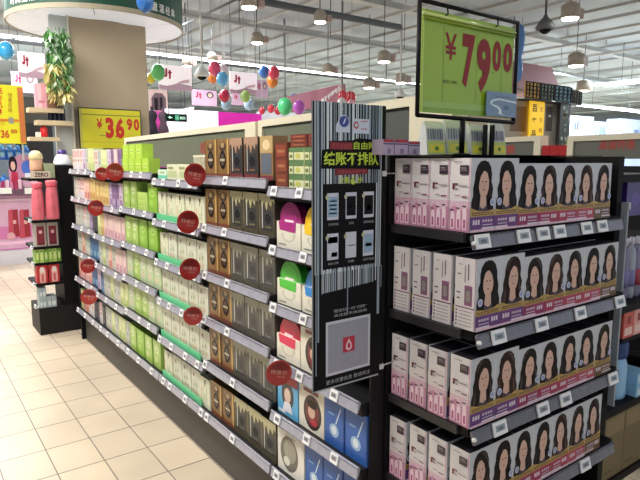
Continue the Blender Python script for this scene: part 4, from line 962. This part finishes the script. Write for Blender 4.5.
for x0 in (9, 20): fr_(x0, x0+9, 209, 238, C(150, 30, 50), [(0, .0), (1, .04), (.95, 1), (.1, .96)]); fr_(x0+2, x0+7, 220, 224, C(220, 170, 170)); fr_(x0, x0+3, 209, 238, C(190, 70, 90), [(0, 0), (1, 0), (1, 1), (.3, .96)])
fr_(7, 15, 232, 240, C(214, 160, 170), ell(.5, .5, .5, .5)); fr_(-20, 30, 198, 202, C(236, 206, 226))
b.obj('light_box', t)
b = MB(); b.box(a.x, c_.x+.01, FY-.01, FY+.5, 0, z0-.01, M((214, 210, 220), .4)); b.box(a.x, c_.x+.01, FY-.02, FY+.5, z0-.01, z0, M((206, 90, 180), .4)); b.obj('base', t)
b = MB(); cz = c_.z; b.box(a.x, c_.x+.02, FY-.14, FY+.5, cz+.001, cz+.10, M((120, 86, 110), .5)); p = Print(b, (a.x, FY-.14, cz+.001), X_, Z_, c_.x+.02-a.x, .099, .002)
for i in range(30): p.put([(i/30, .1), (i/30+.008, .1), (i/30+.026, .9), (i/30+.018, .9)], M((210, 190, 206), .4), False)
b.obj('striped_ledge', t)
fb('price_card', 0, 12, 188, 194, WHITE, t, FY-.15, .01); fb('price_card', 25, 36, 188, 194, WHITE, t, FY-.15, .01)
top = cz+.1015
# shelf above with portrait board, perfume boxes and blue bottles
TS = at(0, 172, 1, FY).z
t = thing('portrait_board', 'small pink board with a woman portrait among blue bottles', 'display board', (0, 0, 0))
a2 = at(9, 176, 1, FY-.05); b2_ = at(36, 154, 1, FY-.05); wq = b2_.x-a2.x; hq = b2_.z-top
b = MB(); b.prism([(0, 0), (wq, 0), (wq, hq*.6), (wq*.85, hq*.88), (wq*.5, hq), (wq*.15, hq*.88), (0, hq*.6)], (a2.x, FY-.05, top), X_, Z_, .02, C(196, 140, 176)); p = Print(b, (a2.x, FY-.05, top), X_, Z_, wq, hq, .002)
p.put(ell(.16, .70, .15, .24), C(30, 24, 44)); p.put(ell(.16, .66, .08, .13), C(226, 180, 170)); p.put([(.04, .1), (.34, .1), (.30, .48), (.1, .5)], C(190, 40, 80))
p.put(ell(.66, .60, .22, .22), C(70, 110, 206)); p.put(rect(.55, .78, .30, .45), C(220, 226, 240)); p.put(rect(.45, .95, .05, .3), C(216, 170, 196)); b.obj('board_face', t)
for i in range(6):
    px = -2+4.2*i; x_ = at(px, 176, 1, FY-.09).x
    plain('perfume_box', x_-.022, x_+.022, FY-.13, FY-.09, top, top+.10+.02*(i % 3), M(((206, 120, 160), (170, 50, 90), (226, 190, 206))[i % 3], .4), 'small pink perfume box on the striped ledge, %s' % ORD[i], 'box', 'perfume boxes on the striped ledge')
rod_box('promo_shelf', at(-60, 160, 1, FY).x, at(27, 160, 1, FY).x, FY+.05, FY+.4, 1.545, 1.565, M((150, 160, 190), .4)); o = bpy.data.objects['promo_shelf']; tag(o, 'pale shelf carrying blue bottles on the far left stand', 'shelf')
for rw, (zz, col_) in enumerate(((1.5665, (40, 110, 214)), (top, (50, 130, 224)))):
    for i in range(5):
        x_ = at(-6+8.0*i, 155, 1, FY+.15).x+.0
        if x_ > at(27, 155, 1, FY+.15).x: continue
        tt = thing('blue_bottle', 'bright blue bottle, %s on the %s row at far left' % (ORD[i], ['upper', 'lower'][rw]), 'bottle', (x_, FY+.15, zz), group='blue bottles on the promotion stand')
        b = MB(); b.lathe([(.05, 0), (.055, .01), (.055, .13), (.045, .165), (.028, .18)], M(col_, .3, coat=.5), n=16, sy=.6); b.obj('bottle_body', tt)
        b = MB(); b.lathe([(.026, .1805), (.026, .215), (0, .217)], M((90, 170, 240), .3), n=12, sy=.7); b.obj('cap', tt)
        b = MB(); p = Print(b, (-.03, -.0345, .04), X_, Z_, .06, .07, .001); p.put(rect(0, 1, 0, 1), C(150, 196, 240)); b.obj('label', tt)
# big yellow poster
t = thing('price_poster', 'tall yellow price poster at the far left edge reading 36.50', 'poster', (0, 0, 0)); Q = 9.3
a = at(-30, 143, 1, Q); c_ = at(22.5, 86, 1, Q)
b = MB(); b.box(a.x, c_.x, Q, Q+.02, a.z, c_.z, M((232, 226, 40), .4, noise=.02)); p = Print(b, (0, Q, 0), X_, Z_, 1, 1, .002)
def yq(px0, px1, py0, py1, m):
    q = at(px0, py1, 1, Q); s_ = at(px1, py0, 1, Q); p.put(rect(q.x, s_.x, q.z, s_.z), m)
yq(-28, 19, 119.4, 120.2, C(214, 120, 40)); yq(9, 13.5, 117.5, 123.5, C(150, 150, 140)); yq(20.8, 22.4, 88, 143, C(206, 120, 60)); b.obj('poster_sheet', t)
b = MB()
def yl(tx, px0, px1, py0, py1, m, bo=.02):
    q = at(px0, py1, 1, Q-.004); s_ = at(px1, py0, 1, Q-.004); letter(b, tx, (0, Q-.004, 0), X_, Z_, q.x, s_.x, q.z, s_.z, m, bo)
for i, ch in enumerate('低价风暴'): yl(ch, -4, 2.2, 88+7*i, 94+7*i, RD)
for i, ch in enumerate('惊喜促销'): yl(ch, 8, 12, 93+5*i, 97.3+5*i, M((180, 120, 30), .4), .0)
yl('36', 1, 9, 130, 138, M((200, 90, 30), .4), .04); yl('50', 11, 17, 129.5, 133.5, M((200, 90, 30), .4), .04)
yl('会员价', -6, 5, 121, 125, M((206, 140, 30), .4), 0)
b.obj('lettering', t)
fb('poster_post', 23, 24.5, 86, 160, M((190, 190, 190), .4), t, 9.35, .03)
t = fb('dark_screen', 23, 50, 97, 123, M((84, 82, 84), .4), None, 10.2, .08); tag(t, 'grey screen panel behind the wooden shelves', 'screen')
_a = at(20, 152, 1, 10.2); _c = at(52, 124, 1, 10.2); t = rod_box('dark_cabinet', _a.x, _c.x, 10.2, 10.6, 0, _c.z, M((48, 48, 54), .4)); tag(t, 'dark grey cabinet under the grey screen panel', 'cabinet')
b = MB(); b.lathe([(.16, 0), (.17, .05), (.13, .14), (.05, .18), (0, .19)], M((66, 160, 84), .5), n=18); q = at(37, 158, 1, 9.9); tag(b.obj('green_ball', None, (q.x, 10.4, 1.73)), 'green rounded toy behind the peach packet', 'toy')

# ================================================================== CEILING LAMPS, BALLOONS, POSTERS
GLOW = M((255, 252, 240), .4, emit=9.0, noise=0); CAN = M((176, 164, 150), .5, noise=.03)
LAMPS = [(249, 7.5, 3.4, .105, 'nearest glowing can lamp above the green balloons side of the ceiling'), (257, 43, 3.4, .10, 'can lamp hanging left of the small dark cable tray'), (320, 22, 3.4, .09, 'square can lamp nearest above the striped banner'),
         (384, 62, 3.4, .13, 'can lamp just left of the large price sign'), (369, 88, 3.15, .14, 'low can lamp above the top right corner of the banner'), (328, 73, 3.4, .12, 'can lamp in front of the long tube row above the banner'),
         (570, 18.5, 3.4, .125, 'largest glowing can lamp at upper right of the price sign'), (576, 66, 3.35, .16, 'middle of the three right-hand can lamps in a line'), (583, 91, 3.3, .18, 'farthest of the three right-hand can lamps in a line'),
         (401, 83, 3.3, .14, 'can lamp partly behind the left edge of the price sign'), (187, 66, 3.4, .10, 'can lamp over the white poster beside the column'), (212, 61, 3.5, .10, 'can lamp between the column and pink balloons')]
for i, (px, py, z, r, lab) in enumerate(LAMPS):
    c_ = at(px, py, 2, z); t = thing('can_lamp', lab, 'ceiling lamp', c_, group='can lamps under the ceiling'); r *= .85; h = r*1.5
    b = MB(); b.lathe([(r*1.02, .002), (r*1.1, 0), (r*1.1, h), (r*.6, h+.04), (0.01, h+.05)], CAN, n=24); b.obj('can', t)
    b = MB(); b.lathe([(r*.92, -.012), (r*1.0, .001)], GLOW, n=24); b.obj('glowing_disc', t)
    b = MB(); b.box(r*1.25, r*2.2, -r*.5, r*.5, 0.02, h*.9, M((186, 160, 150), .5)); b.box(r*.9, r*1.3, -.02, .02, h*.5, h*.6, CAN); b.obj('driver_box', t)
    b = MB(); b.tube((0, 0, h+.04), (0, 0, CZ-z), .008, cable_m, 6); b.obj('hanger_rod', t)
for px, py, z, lab in ((400, 97, 2.9, 'white cone hanger left of the price sign'), (202, 77, 2.9, 'white camera hanging between poster and balloons'), (545, 30, 3.3, 'thin dark sprinkler drop at upper right')):
    c_ = at(px, py, 2, z); t = thing('ceiling_camera', lab, 'ceiling device', c_); m_ = WHITE if px < 500 else cable_m
    b = MB(); b.lathe([(.11, 0), (.13, .03), (.09, .10), (.03, .17), (.02, .2)], m_, n=16); b.obj('housing', t); b = MB(); b.lathe([(.03, -.05), (.07, -.02), (.08, -.001)], BLACK, n=14); b.obj('lens', t)
    b = MB(); b.tube((0, 0, .2), (0, 0, CZ-z), .016, m_, 6); b.obj('rod', t)
def balloon(px, py, y, rp, rgb, lab, grp='balloons hanging in the shop', zr=1.12):
    c_ = at(px, py, 1, y); r = rp/FPX*(c_-Vector((0, 0, H))).dot(FW)
    t = thing('balloon', lab, 'balloon', c_, group=grp)
    prof = [(r*math.sin(a), -r*zr*math.cos(a)*(1.0 if a > 1.57 else 1.12)) for a in [math.pi*k/12 for k in range(1, 12)]]
    b = MB(); b.lathe([(0, -r*zr*1.12)]+prof+[(0, r*zr)], M(rgb, .25, coat=.6, noise=.02), n=20); b.obj('skin', t)
    b = MB(); b.lathe([(r*.10, -r*zr*1.22), (r*.03, -r*zr*1.13)], M(rgb, .25, coat=.6, noise=.02), n=8); b.tube((0, 0, r*zr), (0, 0, CZ-c_.z), .004, WHITE, 4); b.obj('knot_and_string', t)
BAL = [(6, 50, 8.5, 7.5, (60, 170, 230), 'sky blue balloon at the left edge above the pink poster'), (145, 1.5, 5.35, 8.5, (50, 120, 206), 'blue balloon on the green canopy fascia'),
       (158, 72, 8.6, 7, (110, 206, 120), 'green balloon peeking out right of the beige column'), (151, 78, 8.9, 4.5, (230, 206, 60), 'small yellow balloon behind the green one by the column'),
       (214.5, 68, 9.3, 6.2, (226, 70, 110), 'pink balloon at the top left of the middle cluster'), (223, 70, 9.5, 5.5, (240, 226, 232), 'white balloon at the top right of the middle cluster'), (212.5, 77, 9.95, 5.2, (226, 130, 50), 'orange balloon at the lower left of the middle cluster'), (222.5, 78.5, 9.15, 6, (96, 180, 236), 'light blue balloon at the lower right of the middle cluster'),
       (264, 71.5, 9.8, 5.2, (60, 120, 206), 'blue balloon at the left of the right cluster'), (274, 72.5, 9.5, 5.6, (226, 60, 90), 'crimson balloon at the top of the right cluster'), (272.5, 80.5, 10.2, 5.8, (230, 130, 40), 'orange balloon at the bottom of the right cluster'),
       (224.5, 95.5, 9.6, 5.6, (196, 30, 70), 'dark red balloon below the middle cluster'), (226, 104, 9.9, 5, (170, 200, 226), 'pale blue balloon under the dark red one'), (245.5, 96, 9.8, 5.2, (170, 206, 110), 'lime balloon beside the pink hanging poster'), (249, 104, 10, 5.2, (176, 206, 236), 'pale blue balloon under the lime one'),
       (262, 110.5, 11, 3.2, (206, 40, 60), 'left small red balloon above the magenta fascia'), (271, 108.5, 11.5, 3.6, (226, 50, 70), 'middle small red balloon above the magenta fascia'), (278, 110.5, 11, 3.6, (190, 30, 50), 'right small red balloon above the magenta fascia'),
       (285, 106, 10.5, 7.5, (80, 206, 130), 'big green balloon left of the mauve signboard'), (294, 101, 11.2, 6.5, (90, 130, 206), 'blue balloon behind the big green one'), (299, 107, 9.3, 6.2, (196, 90, 200), 'violet balloon by the mauve signboard'),
       (343, 96, 8.5, 5.2, (216, 50, 70), 'left red balloon peeking over the striped banner'), (350.5, 97.5, 9.1, 5.6, (206, 40, 60), 'right red balloon peeking over the striped banner'), (341.5, 102.5, 8.3, 4.5, (236, 226, 226), 'white balloon peeking over the striped banner'), (351, 104, 8.3, 4.2, (240, 180, 186), 'pale pink balloon peeking over the striped banner')]
for q in BAL: balloon(*q)
PWH_LIT = M((248, 240, 244), .5, emit=.3, noise=.03, nscale=3); PPK = M((214, 180, 206), .5, noise=.12, nscale=5)  # faint emission on the white sheets stands in for light shining through them
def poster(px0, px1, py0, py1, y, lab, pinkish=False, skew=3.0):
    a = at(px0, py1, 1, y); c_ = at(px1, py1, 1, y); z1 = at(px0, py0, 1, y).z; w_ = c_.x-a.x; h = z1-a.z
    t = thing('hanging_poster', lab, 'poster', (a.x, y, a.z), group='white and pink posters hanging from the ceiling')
    b = MB(); b.box(0, w_, 0, .012, 0, h, PPK if pinkish else PWH_LIT); p = Print(b, (0, 0, 0), X_, Z_, w_, h, .002)
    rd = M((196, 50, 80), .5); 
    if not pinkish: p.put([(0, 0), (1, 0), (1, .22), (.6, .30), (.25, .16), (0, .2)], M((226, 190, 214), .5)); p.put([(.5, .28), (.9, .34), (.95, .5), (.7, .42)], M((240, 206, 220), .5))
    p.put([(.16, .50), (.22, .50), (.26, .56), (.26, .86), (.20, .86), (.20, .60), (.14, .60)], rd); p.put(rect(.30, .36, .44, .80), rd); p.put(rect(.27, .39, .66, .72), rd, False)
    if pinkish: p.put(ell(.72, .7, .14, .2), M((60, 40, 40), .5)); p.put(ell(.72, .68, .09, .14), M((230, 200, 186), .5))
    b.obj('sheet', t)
    b = MB()
    for xx in (.05*w_, .95*w_): b.tube((xx, .006, h), (xx, .006, CZ-a.z), .005, cable_m, 5)
    b.obj('string', t)
poster(19, 46, 51, 77, 9.0, 'white poster with red mark hanging left of the vine'); poster(12, 38, 71, 92, 11.5, 'pink poster hanging below the white one at left', True)
poster(159, 192, 64, 89, 9.6, 'white poster with pink swirl hanging right of the column'); poster(230, 257, 71, 93, 9.9, 'white poster with red mark between two balloon clusters')
poster(192, 217, 89, 105, 11.8, 'pink poster with small portrait below the ceiling camera', True); poster(256, 268, 80, 97, 12.2, 'narrow pink poster beside the orange balloon', True); poster(232, 246, 92, 105, 11.5, 'small pink poster under the white one', True)

# ================================================================== FAR LEFT AND CENTRE BACKGROUND
def slab(name, px0, px1, py0, py1, y, d, rgb, lab, cat, emit=0, floor=False, front=None):
    a = at(px0, py1, 1, y); c_ = at(px1, py1, 1, y); z1 = at((px0+px1)/2, py0, 1, y).z; z0 = 0 if floor else a.z
    t = thing(name, lab, cat, (a.x, y, z0))
    w_ = c_.x-a.x; h = z1-z0
    b = MB(); b.box(0, w_, 0, d, 0, h, M(rgb, .5, emit=emit, noise=.04, nscale=2)); 
    b.obj('board', t)
    if front: b = MB(); front(Print(b, (0, -.001, 0), X_, Z_, w_, h, .004), b, w_, h); b.obj('print', t)
    return t
def sg(p, b, w_, h):
    p.put(rect(.18, .30, .45, .55), M((190, 240, 210), .4, emit=1)); p.put([(.10, .5), (.2, .7), (.2, .3)], M((190, 240, 210), .4, emit=1)); p.put(rect(.42, .60, .15, .85), M((60, 160, 120), .4, emit=.6))
    letter(b, '出口', (0, 0, 0), X_, Z_, .65*w_, .9*w_, .3*h, .7*h, M((190, 240, 210), .4, emit=1), .02, .012)
    p.put([(.47, .25), (.52, .45), (.48, .6), (.55, .62), (.57, .5), (.54, .4), (.57, .25), (.53, .36)], WHITE)
t = slab('exit_sign', 166, 187, 114, 121, 9.6, .05, (16, 40, 36), 'dark green exit sign with arrow right of the column', 'sign', front=sg)
b = MB(); L0 = CZ-t.location.z
for xx in (.06, .36): b.tube((xx, .02, .1), (xx, .02, L0), .006, cable_m, 5)
b.obj('hanger', t)
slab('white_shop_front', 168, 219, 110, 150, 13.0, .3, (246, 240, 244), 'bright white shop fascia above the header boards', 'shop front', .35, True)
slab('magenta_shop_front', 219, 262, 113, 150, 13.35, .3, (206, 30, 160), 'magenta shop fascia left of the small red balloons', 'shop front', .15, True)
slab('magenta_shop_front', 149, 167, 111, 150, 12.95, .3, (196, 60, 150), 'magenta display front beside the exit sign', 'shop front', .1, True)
slab('pale_shop_front', 262.5, 300, 112, 150, 13.8, .3, (226, 226, 232), 'pale counter front behind the violet balloon', 'shop front', 0, True)
def dress(px, py, lab, c_):
    yy = 12.2 if px < 160 else 12.6; q = at(px, py, 1, yy); t = thing('dark_dress_form', lab, 'display figure', (q.x, yy, q.z))
    b = MB(); b.lathe([(.05, 0), (.14, .02), (.11, .2), (.07, .32), (.12, .45), (.10, .52), (.03, .56), (.04, .62), (0, .66)], M(c_, .6), n=14, sy=.6); b.obj('body', t); b = MB(); b.tube((0, 0, 0), (0, 0, -q.z if q.z < 2.2 else -.08), .015, M((120, 110, 110), .4), 6); b.obj('stand', t)
dress(153, 137, 'dark display figure in the arch right of the column, left one', (34, 28, 36)); dress(164, 137, 'dark display figure in the arch right of the column, right one', (70, 46, 60))
slab('arched_stand', 150, 168, 90, 110, 13.3, .2, (196, 170, 160), 'small beige stand top with dark figures beside the column', 'display stand', 0, False, lambda p, b, w_, h: (p.put([(.1, 0), (.1, .6), (.3, .85), (.7, .85), (.9, .6), (.9, 0)], M((96, 76, 80), .5)), p.put(rect(.25, .45, 0, .6), M((30, 26, 30), .5)), p.put(rect(.55, .7, 0, .65), M((36, 30, 36), .5))))
# mauve signboard, slanting up to the right
t = thing('mauve_signboard', 'mauve signboard slanting up behind the banner with white lettering edge', 'sign board', (0, 0, 0)); Q = 10.0
pts = [at(x, y, 0, 7.2) for x, y in ((290, 112), (343, 104), (342, 84), (285, 97))]
b = MB(); b.add(pts+[p_+Vector((.08, 0, 0)) for p_ in pts], [[0, 1, 2, 3], [7, 6, 5, 4], [0, 4, 5, 1], [1, 5, 6, 2], [2, 6, 7, 3], [3, 7, 4, 0]], M((156, 88, 104), .5)); b.obj('board', t)
b = MB(); b.tube(pts[2], (pts[2].x, pts[2].y, CZ), .02, cable_m, 6); b.tube(pts[3], (pts[3].x, pts[3].y, CZ), .02, cable_m, 6); b.obj('hanger', t)
b = MB(); p0 = at(322, 104.5, 0, 7.19); p1 = at(342, 90, 0, 7.19); u = (p1-p0); L0 = u.length; u.normalize()
letter(b, '美妆护理专区', p0, u, u.cross(Vector((-1, 0, 0)))*-1, 0, L0, 0, L0*.16, WHITE, .02, .006); b.obj('lettering', t)

# ================================================================== RIGHT BACKGROUND
def beam_board(px0, px1, py0, py1, y, rgb, lab, cat, name, **k): return slab(name, px0, px1, py0, py1, y, k.pop('d', .3), rgb, lab, cat, **k)
GB = (178, 166, 150)
t = thing('lattice_kiosk', 'beige square column kiosk with brown panels and lattice crown at right', 'kiosk', (0, 0, 0)); KY = 7.0
a = at(504, 150, 1, KY); c_ = at(561, 150, 1, KY); zt = at(545, 101, 1, KY).z
b = MB(); b.box(a.x, c_.x, KY, KY+1.2, 0, zt, M(GB, .6)); b.obj('shaft', t)
b = MB(); p = Print(b, (0, KY-.001, 0), X_, Z_, 1, 1, .004)
def kq(px0, px1, py0, py1, m, yy=None, pts=None):
    q = at(px0, py1, 1, KY-.01); s_ = at(px1, py0, 1, KY-.01); p.put([(q.x+(s_.x-q.x)*u, q.z+(s_.z-q.z)*v) for u, v in (pts or rect(0, 1, 0, 1))], m)
kq(510, 527, 107, 131, M((122, 96, 78), .4)); kq(545.5, 553, 107, 131, M((96, 84, 76), .4)); kq(548, 551, 115, 117, WHITE); b.obj('brown_panels', t)
zc0 = at(545, 101, 1, KY-.1).z; zc1 = at(545, 85, 1, KY-.1).z
cr_c = [(190, 140, 50), (96, 110, 96), (90, 130, 144), (110, 96, 60)]
for i, (x0, x1, d0) in enumerate(((526, 540.5, 0), (541, 554.5, 0), (555, 572, .0), (572.5, 582, .25))):
    q0_ = at(x0, 100, 1, KY-.25+d0); q1_ = at(x1, 100, 1, KY-.25+d0); b = MB(); w_ = q1_.x-q0_.x; h = zc1-zc0; dk = M((30, 26, 26), .6); hot = M(cr_c[i], .5, emit=.08, noise=.2, nscale=8)
    b.box(q0_.x, q1_.x, KY-.23+d0, KY-.20+d0, zc0, zc1, hot)
    for u0, u1, v0, v1 in ((0, 1, 0, .07), (0, 1, .93, 1), (0, .06, 0, 1), (.94, 1, 0, 1), (.47, .53, 0, 1), (0, 1, .46, .54), (.22, .28, .1, .9), (.72, .78, .1, .9), (.1, .9, .24, .30), (.1, .9, .70, .76)): b.box(q0_.x+w_*u0, q0_.x+w_*u1, KY-.25+d0, KY-.231+d0, zc0+h*v0, zc0+h*v1, dk)
    b.obj('lattice_panel', t)
b = MB(); q0_ = at(526, 100, 1, KY-.2); q1_ = at(582, 100, 1, KY-.2); b.box(q0_.x+.02, q1_.x-.02, KY-.19, KY+1.0, zc0-.03, zc0, M((50, 44, 40), .5)); b.obj('crown_floor', t)
b = MB(); q0_ = at(562, 101, 1, KY-.2); q1_ = at(572, 101, 1, KY-.2); b.box(q0_.x, q1_.x, KY-.18, KY-.10, 1.0, zc0-.031, M((60, 60, 60), .5)); p = Print(b, (q0_.x, KY-.18, 1.0), X_, Z_, q1_.x-q0_.x, zc0-1.03, .004)
rs = random.Random(5)
for i in range(26): u = rs.uniform(.15, .7); v = rs.uniform(.3, .95); p.put(rect(u, u+.18, v, v+.04), M(rs.choice(((120, 150, 130), (170, 180, 160), (90, 80, 60), (140, 130, 90))), .5), i == 0)
b.obj('patterned_strip', t)
t = thing('yellow_banner', 'yellow vertical banner with black characters on the beige kiosk', 'banner', (0, 0, 0)); Q = KY-.14
q0_ = at(528, 150, 1, Q); q1_ = at(545, 101.5, 1, Q); b = MB(); b.box(q0_.x, q1_.x, Q, Q+.03, q0_.z, q1_.z, M((246, 196, 20), .5, emit=.3, noise=.02)); p = Print(b, (q0_.x, Q, q0_.z), X_, Z_, q1_.x-q0_.x, q1_.z-q0_.z, .003)
b.obj('sheet', t); b = MB(); hh = q1_.z-q0_.z; ww = q1_.x-q0_.x; K_ = M((40, 30, 20), .5)
for i, ch in enumerate('百年品'): letter(b, ch, (q0_.x, Q, q0_.z), X_, Z_, ww*.15, ww*.48, hh*(.77-.26*i), hh*(.92-.26*i), K_, .02, .006)
for i, ch in enumerate('质信赖'): letter(b, ch, (q0_.x, Q, q0_.z), X_, Z_, ww*.66, ww*.88, hh*(.78-.21*i), hh*(.88-.21*i), M((150, 100, 20), .5), .0, .006)
b.obj('lettering', t)
t = thing('pink_hanging_lantern', 'pale pink cube lantern hanging above the lattice crown', 'lantern', (0, 0, 0)); Q = 7.6
q0_ = at(517, 88, 1, Q); q1_ = at(540, 64, 1, Q); b = MB(); PKL = M((176, 122, 128), .6, noise=.03, nscale=2); w_ = q1_.x-q0_.x
b.add([(q0_.x-.15, Q, q0_.z), (q1_.x+.9, Q, q0_.z), (q1_.x+.9, Q+1.0, q0_.z), (q0_.x-.15, Q+1.0, q0_.z), (q0_.x+.06, Q+.1, q1_.z), (q1_.x+.62, Q+.1, q1_.z), (q1_.x+.62, Q+.9, q1_.z), (q0_.x+.06, Q+.9, q1_.z)], [[0, 3, 2, 1], [4, 5, 6, 7], [0, 1, 5, 4], [1, 2, 6, 5], [2, 3, 7, 6], [3, 0, 4, 7]], PKL); b.obj('shade', t)
b = MB(); b.tube((q0_.x+.5, Q+.5, q1_.z), (q0_.x+.5, Q+.5, CZ), .012, cable_m, 6); b.obj('cord', t)
t = thing('blue_inflatable', 'tall blue inflatable figure right of the price sign', 'balloon', at(518, 82, 1, 6.4)); b = MB(); b.lathe([(0, 0), (.10, .06), (.12, .25), (.08, .42), (.13, .55), (.15, .75), (.10, .95), (0, 1.0)], M((90, 140, 206), .3, coat=.5), n=16, sx=.55, sy=.6); b.obj('skin', t); b = MB(); b.tube((0, 0, 1.0), (0, 0, CZ-t.location.z), .006, WHITE, 5); b.obj('string', t)
# bright far stalls to the right
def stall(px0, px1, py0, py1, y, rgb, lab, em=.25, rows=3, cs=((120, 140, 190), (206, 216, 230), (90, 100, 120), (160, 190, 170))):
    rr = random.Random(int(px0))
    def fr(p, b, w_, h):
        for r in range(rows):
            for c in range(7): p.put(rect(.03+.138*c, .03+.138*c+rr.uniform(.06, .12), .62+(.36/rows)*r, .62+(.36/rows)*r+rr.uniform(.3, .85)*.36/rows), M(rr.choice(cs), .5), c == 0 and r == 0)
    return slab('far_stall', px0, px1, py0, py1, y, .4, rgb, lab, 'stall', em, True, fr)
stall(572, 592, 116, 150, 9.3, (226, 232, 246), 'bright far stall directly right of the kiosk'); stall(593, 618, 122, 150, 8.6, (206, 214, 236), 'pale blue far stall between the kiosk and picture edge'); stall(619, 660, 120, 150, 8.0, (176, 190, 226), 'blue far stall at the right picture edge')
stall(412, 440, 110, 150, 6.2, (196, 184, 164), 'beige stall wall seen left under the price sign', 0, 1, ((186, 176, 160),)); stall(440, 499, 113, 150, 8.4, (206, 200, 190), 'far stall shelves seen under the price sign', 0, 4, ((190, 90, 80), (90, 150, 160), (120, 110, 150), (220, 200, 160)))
